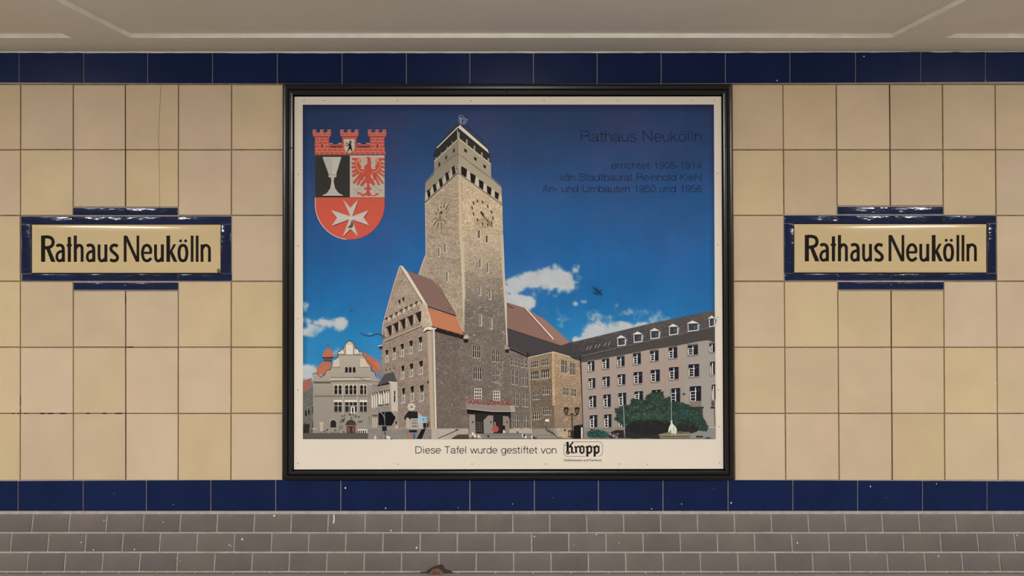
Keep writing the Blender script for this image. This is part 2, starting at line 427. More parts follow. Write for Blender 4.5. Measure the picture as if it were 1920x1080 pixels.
        while pp: par += Vector(pp.location); pp = pp.parent
        o.location = loc-par
        if label: o['label'] = label
        return o
def el(cx, cy, rx, ry, a0=0, a1=360, n=16):
    return [(cx+rx*math.cos(math.radians(a0+(a1-a0)*k/n)), cy+ry*math.sin(math.radians(a0+(a1-a0)*k/n))) for k in range(n+1)]
XH = .72
_arch = lambda x0, x1: [(x0, .50), (x0+.05, .62), ((x0+x1)/2+.02, .695), (x1-.05, .63), (x1, .48), (x1, 0)]
_n = [(0, [(.08, 0), (.08, XH)]), (0, [(.08, .47)]+el(.29, .48, .2, .2, 165, 10, 9)+[(.49, 0)])]
_o = [(0, el(.31, .355, .255, .345))]
_u = [(0, [(.08, XH), (.08, .24)]+el(.28, .22, .2, .2, 180, 330, 8)), (0, [(.48, XH), (.48, 0)])]
GL = {
 'R': (.80, [(0,[(.1,0),(.1,.96),(.45,.96)]+el(.45,.745,.24,.215,90,-90,10)+[(.1,.53)]), (0,[(.45,.53),(.6,.5),(.66,.38),(.68,.12),(.72,0)])]),
 'N': (.84, [(0,[(.1,0),(.1,1)]),(0,[(.1,.97),(.7,.03)]),(0,[(.7,0),(.7,1)])]),
 'A': (.72, [(0,[(.02,0),(.35,1)]),(0,[(.35,1),(.68,0)]),(0,[(.13,.32),(.57,.32)])]),
 'D': (.82, [(0,[(.1,0),(.1,.96),(.36,.96)]+el(.36,.5,.36,.46,90,-90,14)+[(.1,.04)])]),
 'T': (.66, [(0,[(.02,.96),(.62,.96)]),(0,[(.32,.96),(.32,0)])]),
 'S': (.72, [(1,[(.62,.72),(.58,.86),(.46,.95),(.32,.965),(.17,.92),(.1,.78),(.15,.64),(.32,.54),(.5,.47),(.64,.38),(.66,.22),(.56,.08),(.36,.025),(.18,.07),(.08,.2),(.07,.3)])]),
 'K': (.74, [(0,[(.1,0),(.1,1)]),(0,[(.64,1),(.1,.42)]),(0,[(.27,.6),(.7,0)])]),
 'U': (.82, [(0,[(.1,1),(.1,.34)]+el(.39,.34,.29,.31,180,360,12)+[(.68,1)])]),
 'a': (.60, [(1,[(.08,.5),(.1,.62),(.2,.69),(.3,.7),(.42,.66),(.47,.56),(.47,.42),(.47,.12),(.5,.03),(.56,.03)]), (1,[(.47,.44),(.38,.4),(.2,.37),(.08,.3),(.05,.18),(.1,.07),(.22,.02),(.35,.05),(.45,.15),(.47,.26)])]),
 't': (.34, [(0,[(.15,.92),(.15,.12),(.2,.04),(.3,.03)]),(0,[(.02,.68),(.3,.68)])]),
 'h': (.58, [(0,[(.08,0),(.08,1)]),_n[1]]),
 'u': (.58, _u), 'n': (.58, _n), 'o': (.62, _o),
 'ö': (.62, _o+[(0,[(.2,.86),(.2,.97)]),(0,[(.42,.86),(.42,.97)])]),
 's': (.54, [(1,[(.46,.5),(.43,.63),(.32,.69),(.2,.69),(.1,.61),(.1,.48),(.2,.4),(.36,.34),(.47,.26),(.46,.12),(.36,.03),(.2,.02),(.09,.09),(.05,.2)])]),
 'e': (.60, [(0,[(.06,.37),(.54,.37)]+el(.3,.36,.245,.34,4,318,18))]),
 'k': (.54, [(0,[(.08,0),(.08,1)]),(0,[(.46,.72),(.08,.3)]),(0,[(.2,.44),(.5,0)])]),
 'l': (.26, [(0,[(.12,0),(.12,1)])]), 'i': (.26, [(0,[(.12,0),(.12,.72)]),(0,[(.12,.86),(.12,.98)])]),
 'r': (.36, [(0,[(.08,0),(.08,XH)]),(0,[(.08,.44),(.13,.6),(.22,.67),(.33,.68)])]),
 'c': (.56, [(0,el(.3,.355,.245,.34,40,320,16))]),
 'd': (.62, [(0,el(.29,.355,.235,.34)),(0,[(.53,0),(.53,1)])]), 'b': (.62, [(0,el(.32,.355,.235,.34)),(0,[(.08,0),(.08,1)])]),
 'g': (.62, [(0,el(.29,.37,.235,.33)),(0,[(.53,XH),(.53,.0),(.49,-.16),(.36,-.23),(.2,-.22),(.09,-.12)])]),
 'f': (.32, [(0,[(.16,0),(.16,.84),(.2,.95),(.32,.97)]),(0,[(.02,.68),(.31,.68)])]),
 'v': (.52, [(0,[(.02,.72),(.25,0)]),(0,[(.25,0),(.48,.72)])]),
 'w': (.78, [(0,[(.02,.72),(.2,0)]),(0,[(.2,0),(.38,.7)]),(0,[(.38,.7),(.56,0)]),(0,[(.56,0),(.74,.72)])]),
 'm': (.88, [(0,[(.08,0),(.08,XH)]),(0,[(.08,.47)]+el(.26,.49,.17,.19,165,10,9)+[(.43,0)]),(0,[(.43,.47)]+el(.61,.49,.17,.19,165,10,9)+[(.78,0)])]),
 '-': (.36, [(0,[(.04,.36),(.3,.36)])]),
 '1': (.58, [(0,[(.14,.78),(.26,.82),(.34,.98)]),(0,[(.34,.98),(.34,0)])]),
 '9': (.58, [(0,el(.29,.68,.22,.28)),(1,[(.51,.66),(.5,.4),(.43,.14),(.32,.03),(.2,.03),(.09,.1),(.07,.22)])]),
 '6': (.58, [(0,el(.3,.31,.22,.28)),(1,[(.08,.32),(.09,.56),(.16,.82),(.27,.94),(.38,.95),(.48,.88),(.51,.76)])]),
 '0': (.58, [(0,el(.29,.49,.22,.47))]),
 '5': (.58, [(0,[(.47,.95),(.14,.95),(.09,.5)]),(1,[(.09,.5),(.2,.6),(.34,.62),(.46,.53),(.52,.36),(.47,.15),(.35,.04),(.2,.03),(.09,.1),(.06,.23)])]),
 '4': (.58, [(0,[(.4,0),(.4,.97),(.04,.26),(.54,.26)])]),
}
def T(ox, oy, s): 
    def f_(*a):
        return [(ox+x/s, oy+y/s) for x, y in a]
    return f_
def smooth(pts, n=5, closed=False):
    out = []; N_ = len(pts)
    for i in range(N_ if closed else N_-1):
        if closed: p = [pts[(i+k-1)%N_] for k in range(4)]
        else: p = [pts[max(i-1,0)], pts[i], pts[i+1], pts[min(i+2,N_-1)]]
        for k in range(n):
            t = k/n; out.append(tuple(.5*((2*p[1][c])+(-p[0][c]+p[2][c])*t+(2*p[0][c]-5*p[1][c]+4*p[2][c]-p[3][c])*t*t+(-p[0][c]+3*p[1][c]-3*p[2][c]+p[3][c])*t**3) for c in (0,1)))
    if not closed: out.append(pts[-1])
    return out
PM = [M['pp'], M['pb'], M['pl']]

# ------------------------------------------------------------------ station signs
# glyph centre lines traced in a frame 2.10 units high per letter size; (x, y) in sign zoom units, N.. shifted by 1270
def sign_strokes():
    R = []
    def st(pts, w, sm=False): R.append((smooth(pts, 5) if sm else pts, w))
    def quad(*p): R.append((list(p), 0))
    def a_(o):
        st([(o+18,522),(o+34,508),(o+62,506),(o+86,520),(o+96,548),(o+98,600),(o+98,705)], 35, True)
        st([(o+98,578),(o+66,582),(o+34,600),(o+20,640),(o+28,678),(o+52,694),(o+78,682),(o+98,668)], 31, True)
    def h_(o, top=392):
        st([(o+17,top),(o+17,705)], 35)
        st([(o+24,545),(o+44,514),(o+70,508),(o+92,526),(o+98,560),(o+98,705)], 33, True)
    def u_(o):
        st([(o+16,497),(o+16,640),(o+24,678),(o+46,694),(o+72,684),(o+88,660)], 32, True)
        st([(o+97,497),(o+97,705)], 34)
    st([(324,392),(324,705)], 46)
    st([(330,409),(380,409),(424,424),(443,466),(430,512),(390,533),(330,538)], 36, True)
    quad((350,524),(396,524),(472,705),(420,705))
    a_(467)
    st([(636,408),(636,705)], 36); st([(603,507),(667,507)], 24)
    h_(690); a_(829); u_(974)
    st([(1212,520),(1182,506),(1150,512),(1131,540),(1142,576),(1178,606),(1207,640),(1202,678),(1168,693),(1120,680)], 35, True)
    o = 1270
    st([(o+30,392),(o+30,705)], 32); st([(o+182,392),(o+182,705)], 30); quad((o+14,392),(o+54,392),(o+198,705),(o+158,705))
    st([(o+232,598),(o+345,598)], 26)
    st([(o+336,598),(o+332,548),(o+310,514),(o+282,508),(o+254,526),(o+238,572),(o+238,628),(o+254,674),(o+286,693),(o+318,682),(o+342,660)], 33, True)
    u_(o+376)
    st([(o+543,392),(o+543,705)], 42); quad((o+604,495),(o+638,495),(o+582,596),(o+556,590)); quad((o+556,590),(o+588,566),(o+652,705),(o+608,705))
    R.append((smooth([(o+718,508),(o+684,528),(o+671,600),(o+684,672),(o+718,692),(o+752,672),(o+765,600),(o+752,528)], 6, closed=True), -34))
    st([(o+827,392),(o+827,705)], 31); st([(o+887,392),(o+887,705)], 31)
    st([(o+945,497),(o+945,705)], 32)
    st([(o+952,545),(o+972,514),(o+996,508),(o+1022,524),(o+1033,560),(o+1033,705)], 31, True)
    return R
def make_sign(label, xl, xr, yt, yb, lx0, lx1, cols, G, small):
    t = empty('station_sign', W((xl+xr)/2, (yt+yb)/2, .003))
    fix(t, label, 'sign', 'station name signs')
    def bar(x0, y0, x1, y1): piece('border_tile', wq(x0+.5, y0+.4, x1-.5, y1-.4), NW, M['signblue'], t, th=.0075, bv=.0035, seg=4)
    c0, c1, c2, c3, c4 = cols
    bar(c1, G[0], c2, G[1]); bar(c2, G[0], c3, G[1])
    for a, b in ((c0,c1),(c1,c2),(c2,c3),(c3,c4)): bar(a, G[2], b, G[3]); bar(a+1, G[4], b+1, G[5])
    bar(c1+1, G[6], c2+1, G[7]); bar(c2+1, G[6], c3+1, G[7])
    bar(c0, G[3], xl-1.2, G[4]); bar(xr+1.2, G[3], c4, G[4])
    # backing bed for the border
    bk = []; 
    for (x0,y0,x1,y1) in ((c0-1,G[2]-1,c4+1,G[5]+1),(c1-1,G[0]-1.5,c3+1,G[2]-1),(c1,G[5]+1,c3+2,G[7]+1.5)):
        bk += [W(x0,y1,.0012),W(x1,y1,.0012),W(x1,y0,.0012),W(x0,y0,.0012)]
    mk('mortar_bed', bk, [(0,1,2,3),(4,5,6,7),(8,9,10,11)], M['grout_grey'], parent=t)
    # dark shadow gap and domed plate
    g = [W(xl-1.3,yb+1.3,.0022),W(xr+1.3,yb+1.3,.0022),W(xr+1.3,yt-1.3,.0022),W(xl-1.3,yt-1.3,.0022)]
    mk('gap', g, [(0,1,2,3)], M['black'], parent=t)
    nx, nz = 60, 34; vv = []; ff = []
    def hgt(u, w_):  # pillow profile in pixels from edge
        du = min(u, (xr-xl)-u); dw = min(w_, (yb-yt)-w_)
        e = lambda d_, r_: math.sqrt(max(0, 1-(1-min(d_/r_,1))**2))
        return .004+.0035*e(du, 3)*e(dw, 3)+.0035*e(min(dw,22), 22)*min(1, e(du,8))
    us = sorted(set([0,.4,1,2,3,5,8]+[xr-xl-k for k in (0,.4,1,2,3,5,8)]+list(np.linspace(8, xr-xl-8, 40))))
    hs = sorted(set([0,.4,1,2,3,5,7,9,11,13,15,17,20,24,30]+[yb-yt-k for k in (0,.4,1,2,3,5,7,9,11,13,15,17,20,24,30)]+[45]))
    for w_ in hs:
        for u in us: vv.append(W(xl+u, yt+w_, hgt(u, w_)))
    n_ = len(us)
    for r in range(len(hs)-1):
        for k in range(n_-1): a = r*n_+k; ff.append((a, a+n_, a+n_+1, a+1))
    pl = mk('name_plate', vv, ff, M['plate'], parent=t, smooth=True, loc=W((xl+xr)/2, (yt+yb)/2, .008))
    vv = []; ff = []
    class L0(Print):
        pass
    lp = L0('lettering', .01115); ZD0 = ZD[0]; ZD[0] = 0
    kx = (lx1-lx0)/(2318-301); 
    X = lambda x: lx0+(x-301)*kx
    y_a, y_b = G[8], G[9]; Y = lambda y: y_a+(y-392)/(705-392)*(y_b-y_a)
    wmul = (kx+(y_b-y_a)/313)/2
    lq = Print('lettering', .01115)
    for pts, w_ in sign_strokes():
        tgt = lp if pts[0][0] > 1260 else lq; pp_ = [(X(x), Y(y)) for x, y in pts]
        if w_ == 0: tgt.poly(pp_, (16,12,10))
        else: tgt.line(pp_, abs(w_)*wmul*1.07, (16,12,10), closed=w_ < 0)
    lq.build(pl, [M['letter']])
    for dx in (690, 750): lp.disc(X(1270+dx), Y(455), 18*wmul, 18*wmul, (16,12,10))
    if small:
        lp.line([(408,505),(408,510),(409,511),(411,511),(411,505.5),(409.5,504.5),(408,505)], 1.3, (40,30,24)); lp.line([(413,506),(413,511.0)], 1.1, (40,30,24)); lp.line([(407.5,506.5),(409,504),(411,506)], .8, (40,30,24))
    o = lp.build(pl, [M['letter']]); ZD[0] = ZD0
    return t
make_sign('cream station name sign with blue stepped tile border left of the poster', 60, 414, 421, 512, 77.2, 395, (41,138,235.5,334,434.5), (389.5,403.8,405.5,420.3,513,527,529.5,543.8,441.7,491), True)
make_sign('cream station name sign with blue stepped tile border right of the poster', 1489, 1849.3, 420, 511.3, 1509.2, 1831.3, (1469.5,1569.5,1668.5,1767.5,1866.5), (387.5,402,403.8,419,512.3,526,528.5,543,440.6,490), False)

# ------------------------------------------------------------------ framed poster
post = empty('framed_poster', W(954, 899, 0))
fix(post, 'large framed town hall poster with coat of arms, in black metal frame', 'poster')
FO = [(529.8,899.3),(1377,899.6),(1372,157.3),(531,157.3)]      # bl br tr tl outer
FI = [(550.9,881.5),(1356.8,880.5),(1353,180),(551.7,180.2)]
prof = [(0,0),(0,.020),(.06,.0235),(.2,.0250),(.38,.0250),(.44,.0225),(.47,.0205),(.5,.0225),(.55,.0242),(.72,.0250),(.84,.0235),(.9,.020),(.92,.004)]
for k in range(4):
    a, b = k, (k+1)%4
    vv = []; ff = []
    for (t, d_) in prof:
        for c in (a, b):
            x = lerp(FO[c][0], FI[c][0], t); y = lerp(FO[c][1], FI[c][1], t)
            vv.append(W(x, y, d_))
    for i in range(len(prof)-1): ff.append((2*i, 2*i+1, 2*i+3, 2*i+2))
    cen = sum(vv, Vector())/len(vv)
    mk('frame_bar', vv, ff, M['frame'], parent=post, loc=cen)
for (x, y) in [(546.5,277),(1360,275),(950.5,172),(540.5,600),(1366,600)]:
    vv = []; ff = []; p = W(x, y, .0253)
    for k in range(8): vv.append(p+Vector((math.cos(k*math.pi/4)*.003, 0, math.sin(k*math.pi/4)*.003)))
    vv.append(p+Vector((0,-.0012,0)))
    for k in range(8): ff.append((k, (k+1)%8, 8))
    mk('frame_screw', vv, ff, M['black'], parent=post, loc=p)
mk('back_tray', [W(545,888,.004),W(1362,888,.004),W(1360,172,.004),W(546,172,.004)], [(0,1,2,3)], M['black'], parent=post)
BD = .014
def quadslab(c, d0, d1):
    vv = [W(x, y, d0) for x, y in c]+[W(x, y, d1) for x, y in c]
    return vv, [(4,5,6,7)]+[(k, (k+1)%4, 4+(k+1)%4, 4+k) for k in range(4)]
vv, ff = quadslab([(551.2,880.3),(1356.2,879),(1352.3,181),(552,181.3)], .005, BD)
board = mk('poster_board', vv, ff, M['board'], parent=post, loc=W(954, 530, BD))
for (x, y) in [(607,189),(745,189),(883,189),(1020,189),(1158,188.5),(1296,188.5),(558.5,869),(746.5,870.5),(885,870),(1023,870),(1161,870),(1214,870.6),(1349,867.5),(559,327),(558.5,461),(558.5,597),(558.5,731),(1345,325),(1345.5,459),(1346,595),(1347,731),(1348,800),(570,189),(1340,188.5)]:
    vv = []; ff = []; p = W(x, y, BD+.0002); r_ = .0022
    for k in range(8): vv.append(p+Vector((math.cos(k*math.pi/4)*r_, 0, math.sin(k*math.pi/4)*r_)))
    vv.append(p+Vector((0,-.0007,0)))
    for k in range(8): ff.append((k, (k+1)%8, 8))
    mk('screw', vv, ff, M['screw'], parent=post, loc=p)

# --- sky and clouds of the printed photograph
def vnoise(X, Y, sc_, seed):
    r = np.random.RandomState(seed); g = r.rand(400, 400)
    x = X/sc_+50; y = Y/sc_+50; xi = np.floor(x).astype(int); yi = np.floor(y).astype(int); fx = x-xi; fy = y-yi
    fx = fx*fx*(3-2*fx); fy = fy*fy*(3-2*fy); xi %= 399; yi %= 399
    return (g[yi,xi]*(1-fx)+g[yi,xi+1]*fx)*(1-fy)+(g[yi+1,xi]*(1-fx)+g[yi+1,xi+1]*fx)*fy
def fbm(X, Y, s0, seed, n=4): 
    return sum(vnoise(X, Y, s0/2**k, seed+k)/2**k for k in range(n))/sum(1/2**k for k in range(n))
GX, GY = 390, 300
uu, ww = np.meshgrid(np.linspace(0, 1, GX), np.linspace(0, 1, GY))
XL = 567.6+.6*ww; XRr = 1338.6+2.6*ww; YT = 196.3-.3*uu; YBt = 823.5-.3*uu
PX = XL+(XRr-XL)*uu; PY = YT+(YBt-YT)*ww
ys = [196, 213, 300, 350, 400, 450, 500, 570, 640, 824]
cs = np.array([(38,50,90),(44,60,100),(46,70,116),(46,78,130),(42,86,142),(37,89,149),(34,94,156),(32,103,164),(44,122,178),(64,138,188)], float)
sky = np.stack([np.interp(PY, ys, cs[:, k]) for k in range(3)], -1)
mott = fbm(PX, PY, 60, 3)-.5; sky *= (1+.10*mott[..., None])
sky[..., 0] += 26*(fbm(PX, PY, 90, 12)-.5); st_ = fbm(PX*1.0, PY*.12, 14, 22, 2)-.5; sky *= (1+.05*st_[..., None])
edge = np.minimum(np.minimum(PX-XL, XRr-PX)/10, (PY-YT)/14); sky *= (.82+.18*np.clip(edge, 0, 1))[..., None]
left = np.clip((800-PX)/230, 0, 1)*np.clip((560-PY)/200, 0, 1); sky *= (1-.10*left)[..., None]
blobs = [(612,605,28,11,1),(637,608,17,13,1.05),(596,613,26,9,.7),(576,620,20,11,.55),(575,603,16,6,.4),(576,699,30,16,1.1),(590,708,10,9,.7),(574,573,14,7,.3),(628,570,10,4,.12),
 (1040,520,36,21,1.15),(1056,530,22,20,1.1),(1028,533,26,14,.75),(995,525,30,15,1.1),(968,533,28,15,1.05),(1015,528,26,13,1.05),(955,538,18,16,.8),(1010,545,34,9,.35),(978,570,26,17,1.2),(957,565,22,16,1.1),(1079,507,8,8,.25),(1080,520,10,16,.25),
 (1079,571,6,5,.6),(1095,566,6,3,.4),(1080,638,9,6,.9),(1122,622,30,20,1.2),(1105,630,18,12,1),(1165,616,34,15,1.1),(1200,613,28,11,.8),(1140,640,60,18,1.2),(1155,600,70,14,.12),(628,660,14,8,.25)]
den = np.full(PX.shape, -1.0)
for (cx, cy, rx, ry, a) in blobs:
    den = np.maximum(den, a*(1.25-((PX-cx)/rx)**2-((PY-cy)/ry)**2))
n1 = fbm(PX, PY, 13, 41, 4)-.5
n2_ = fbm(PX, PY, 5, 77, 3)-.5; cov = np.clip((den+1.7*n1+.5*n2_+.12)/1.0, 0, 1); cov = cov*cov*(3-2*cov)
shade = fbm(PX, PY+6, 16, 60, 3)
cc = np.stack([196-24*shade, 196-18*shade, 194-8*shade], -1)
sky = sky*(1-cov[..., None]*.93)+cc*cov[..., None]*.93
c01 = np.clip(sky, 0, 255)/255; sl = np.where(c01 <= .04045, c01/12.92, ((c01+.055)/1.055)**2.4)
base = BD+.0004
f_ = (D-base)/D
V = np.stack([(PX-960)*S*f_, np.full(PX.shape, -base), CAMZ+(VPY-PY)*S*f_], -1).reshape(-1, 3)
loc = V.mean(0); idx = np.arange(GX*GY).reshape(GY, GX)
F = np.stack([idx[:-1,:-1], idx[1:,:-1], idx[1:,1:], idx[:-1,1:]], -1).reshape(-1, 4)
me = bpy.data.meshes.new('photo_print'); me.from_pydata((V-loc).tolist(), [], F.tolist()); me.materials.append(M['pp'])
at = me.color_attributes.new('Col', 'FLOAT_COLOR', 'POINT'); arr = np.ones((GX*GY, 4), np.float32); arr[:, :3] = sl.reshape(-1, 3)*KPR
at.data.foreach_set('color', arr.ravel()); me.update()
photo = bpy.data.objects.new('photo_print', me); C.objects.link(photo); photo.parent = post; photo.location = Vector(loc)-post.location
fix(photo, 'faded colour photograph of blue sky with white clouds')
BS = BD+.0006
def sky_at(y): return tuple(np.interp(y, ys, cs[:, k]) for k in range(3))

DK = (26,24,24); NAVY = (24,28,42); WH = (205,200,190)
def scr(p, pts, w=.7, col=DK, new=True): p.line(pts, w, col, new=new)

# --- old gabled building, far left
z = T(560, 570, 4.155); P = Print('gabled_house_print', BS)
P.rect(567.8, 716, 572, 823.3, (98,98,94)); P.poly(z((34,600),(100,575),(106,640),(36,690)), (150,94,78)); P.poly(z((36,690),(106,645),(135,600),(135,1052),(36,1052)), (98,98,94), 1)
for (x, y) in ((52,830),(75,820),(52,930),(75,930)): P.rect(*z((x,y))[0], *z((x+9,y+42))[0], (190,188,180), new=False); 
for (x, y) in ((105,800),(122,780),(105,920),(122,905),(44,960)): P.rect(*z((x,y))[0], *z((x+12,y+50))[0], (35,34,34))
P.poly(z((140,505),(160,475),(190,452),(240,455),(262,480),(240,520),(200,552),(140,552)), (172,104,82)); scr(P, z((150,500),(200,470),(238,470)), .8, (150,84,62))
P.poly(z((188,392),(200,368),(218,348),(242,348),(262,366),(271,390),(271,415),(188,415)), (174,100,78)); P.poly(z((183,415),(272,412),(272,424),(183,424)), (50,40,38))
P.poly(z((190,424),(265,424),(262,452),(192,452)), (110,104,98))
for x in (200,222,243): P.rect(*z((x,428))[0], *z((x+12,448))[0], (45,45,50))
P.poly(z((216,345),(222,300),(227,258),(232,300),(242,345)), (88,110,130)); scr(P, z((218,320),(240,320)), 1, (50,60,75))
P.poly(z((470,360),(500,372),(560,405),(635,455),(638,552),(622,552),(560,490),(505,400)), (166,102,80)); P.poly(z((590,460),(636,455),(636,520),(600,480)), (184,108,84)); scr(P, z((540,440),(590,490),(636,552)), 1, (160,82,62))
gab = z((105,545),(135,535),(172,572),(205,545),(215,518),(248,510),(252,492),(268,470),(275,440),(305,415),(312,398),(300,385),(305,372),(340,362),(352,342),(362,306),(395,282),(430,304),(440,342),(458,345),(472,370),(500,375),(502,400),(520,425),(535,455),(560,475),(568,500),(565,520),(590,530),(600,560),(640,585),(640,1052),(112,1052),(112,600))
P.grad(gab, [(640,(170,162,150)),(700,(156,149,138)),(740,(142,137,128)),(830,(134,131,124))], 0)
P.line(gab[:30], 1.1, (62,54,50))
for a in (((270,440),(315,420),(318,485),(262,490)), ((480,420),(520,430),(545,490),(478,495))): P.poly(z(*a), (190,182,165))
P.poly(z((368,316),(424,316),(424,392),(368,392)), (206,200,188)); P.poly(z((368,308),(395,290),(424,308)), (200,194,180)); scr(P, z((300,398),(505,398)), 1, (80,70,62)); scr(P, z((366,394),(366,314),(395,288),(427,312),(427,394)), .8)
for a in (((312,375),(345,352),(358,380),(358,390),(310,390)),((436,350),(462,352),(475,385),(475,392),(436,392))): P.poly(z(*a), (200,195,182)); P.line(z(*a), .8, (60,54,50))
for a in (((250,495),(325,495)),((470,495),(545,492)),((250,573),(555,573)),((110,606),(640,606)),((118,715),(530,712)),((120,722),(530,719))): scr(P, z(*a), .9, (80,72,64))
scr(P, z((245,585),(560,582)), 2.2, (190,184,168)); scr(P, z((250,600),(560,596)), 1.0, (70,64,58)); scr(P, z((118,613),(250,613)), 3.2, (90,84,76))
for c_ in (((172,572),(205,548),(215,520),(246,514)), ((560,478),(566,515),(590,530),(605,570),(632,584)), ((430,570),(470,575),(520,590))): P.line(smooth(z(*c_), 4), .9, (60,54,50))
for x in (362,391,422):
    P.poly(z((x,534),(x,500),(x+5,491),(x+16,491),(x+21,500),(x+21,534)), (30,28,30))
for x0_, x1_ in ((278,302),(310,335),(362,387),(395,420),(427,450),(478,503),(510,527)):
    P.rect(*z((x0_-4,626))[0], *z((x1_+4,708))[0], (188,182,166)); P.poly(z((x0_,704),(x0_,642),(x0_+6,633),(x1_-6,633),(x1_,642),(x1_,704)), (32,32,34)); scr(P, z((x0_,664),(x1_,664)), .6, (150,146,135))
for x0_, x1_ in ((278,335),(363,453),(478,530)):
    P.rect(*z((x0_-5,748))[0], *z((x1_+5,764))[0], (206,202,188)); P.rect(*z((x0_,764))[0], *z((x1_,838))[0], (36,36,40)); scr(P, z((x0_,793),(x1_,793)), .9, (190,186,176))
    nn = 2 if x1_-x0_ < 70 else 3
    for k in range(1, nn): x = x0_+(x1_-x0_)*k/nn; scr(P, z((x,764),(x,838)), 1.0, (190,186,176))
    scr(P, z((x0_-6,843),(x1_+6,843)), .8, (90,82,74))
for x in (345,458): scr(P, z((x,615),(x,860)), 1.4, (176,168,150))
P.rect(*z((405,800))[0], *z((437,852))[0], (214,212,206)); P.rect(*z((414,806))[0], *z((428,846))[0], (50,50,54))
for k in range(26):  # carved doorway ornament
    x = rng.uniform(322, 495); y = rng.uniform(855, 925); P.disc(*z((x,y))[0], rng.uniform(1.2,2.8), rng.uniform(1,2.4), random.choice([(70,64,60),(100,94,84),(52,48,46),(150,142,128)]), n=7, jit=.3)
P.poly(z((360,945),(372,915),(408,896),(442,915),(456,945)), (60,56,52)); P.line(smooth(z((362,942),(374,914),(408,898),(440,914),(452,942)), 4), 1.1, (150,142,126))
P.rect(*z((374,950))[0], *z((442,1048))[0], (72,44,40)); scr(P, z((408,950),(408,1048)), .7, (40,26,24)); P.rect(*z((380,958))[0], *z((398,1000))[0], (110,80,70)); P.rect(*z((418,958))[0], *z((436,1000))[0], (110,80,70))
P.poly(z((248,962),(248,920),(258,905),(280,905),(292,920),(292,962)), (34,32,34)); P.line(z((244,920),(256,903),(270,898),(284,903),(296,920)), 1.0, (176,168,150)); P.rect(*z((250,1000))[0], *z((288,1025))[0], (96,96,98))
P.rect(*z((165,925))[0], *z((192,990))[0], (172,164,150)); scr(P, z((160,925),(196,925)), 1.2, (196,190,176)); scr(P, z((103,972),(140,972)), 1.2, (200,196,188))
P.rect(*z((460,975))[0], *z((535,1048))[0], (200,196,186)); 
for x in (468,484,500,516): P.rect(*z((x,985))[0], *z((x+10,1040))[0], (60,56,54))
for k in range(60):
    x = rng.choice([rng.uniform(40,120), rng.uniform(150,230), rng.uniform(275,370), rng.uniform(440,470)]); y = rng.uniform(975, 1046)
    P.disc(*z((x,y))[0], rng.uniform(.6,1.7), rng.uniform(.8,2.6), random.choice([(30,30,32),(46,44,44),(150,120,100),(120,60,50),(70,72,76),(36,34,34)]), n=6, jit=.3)
P.rect(*z((36,940))[0], *z((82,1046))[0], (36,38,38), 1)
P.rect(*z((318,955))[0], *z((326,968))[0], (20,20,20)); P.disc(*z((331,960))[0], 3, 3, (30,32,36)); P.disc(*z((331,960))[0], 1.5, 1.7, (170,176,180))
P.build(photo, PM, 'printed old house with curved gable and orange roofs')

# --- town hall: tower
P = Print('town_hall_print', BS)
z2 = T(770, 200, 4.32); z4 = T(700, 440, 4.696); z6 = T(690, 600, 4.695); z7 = T(860, 560, 4.0)
P.poly(z4((240,300),(470,600),(730,700),(800,800),(800,1000),(120,1000),(120,760)), (84,74,68)); P.poly(z7((40,420),(380,380),(560,440),(720,420),(900,470),(930,1040),(40,1040)), (70,62,58)); P.poly(z4((520,790),(800,860),(830,960),(520,900)), (40,36,36)); P.poly(z6((0,600),(110,560),(600,100),(600,1040),(0,1040)), (100,92,86))
P.rect(567.9, 812, 1341, 823.3, (84,80,78)); 
# right hand roofs behind the tower
P.poly(z7((350,25),(505,72),(570,110),(700,215),(835,325),(765,355),(350,225)), (128,100,92), 0); P.poly(z7((560,110),(640,150),(835,325),(770,352),(720,310)), (140,110,100))
P.line(z7((503,72),(712,305)), 2.6, (205,190,180)); P.line(z7((500,82),(700,305)), .8, (60,46,42)); P.line(z7((368,42),(388,62),(415,72)), 1.3, (30,24,24))
P.poly(z7((350,215),(365,220),(500,268),(765,352),(830,330),(1000,298),(1010,420),(915,462),(710,402),(520,445),(350,372)), (64,62,64))
P.line(z7((360,222),(765,354)), 1.2, (44,42,42))
# tower shaft, left face
lf = z2((116,792),(392,552))+z2((408,1080))+z4((800,560),(808,872),(540,650),(396,360),(418,300),(440,232),(461,182),(458,0))
P.grad(lf, [(330,(170,154,136)),(420,(162,147,130)),(500,(154,141,126)),(640,(166,152,132))], 1)
rf = z2((387,556),(743,805))+z4((1142,0),(1152,250),(1164,520),(1183,972),(1183,1080),(800,1080),(800,860),(790,400),(765,0))
P.grad(rf, [(330,(196,178,150)),(410,(190,173,146)),(480,(168,155,136)),(530,(138,128,116)),(580,(112,105,98)),(680,(104,98,94))], 1)
P.poly(z2((386,552),(412,572),(424,1090),(394,1090)), (196,180,152)); P.poly(z4((760,-8),(802,-8),(806,400),(803,600),(801,872),(786,560)), (192,179,156)); P.line(z2((412,572),(424,1090)), 2.6, (182,164,138), 1); P.line(z4((802,0),(806,400),(803,600)), 2.2, (176,160,138), 1)
P.poly(z4((1118,0),(1143,0),(1153,250),(1166,600),(1184,975),(1174,975),(1150,560),(1128,250)), (186,174,152), 0); P.line(z4((1141,0),(1151,250),(1164,600),(1182,972)), .9, (208,198,180))
P.line(z2((118,800),(124,1080))+z4((462,180)), 1.0, (200,186,164)); P.line(z4((461,182),(440,232),(398,358)), 1.6, (196,182,160))
for k in range(420):   # light bricks standing out on the lower shaft
    t = rng.rand()**.6; y = 520+t*300; x = rng.uniform(872+(y-440)*.01, 944+(y-440)*.015)
    P.rect(x, y, x+rng.uniform(1,4), y+rng.uniform(.6,1.3), random.choice([(180,170,156),(150,142,130),(206,198,186),(132,124,114)]), 0, new=(k == 0))
P.lay()
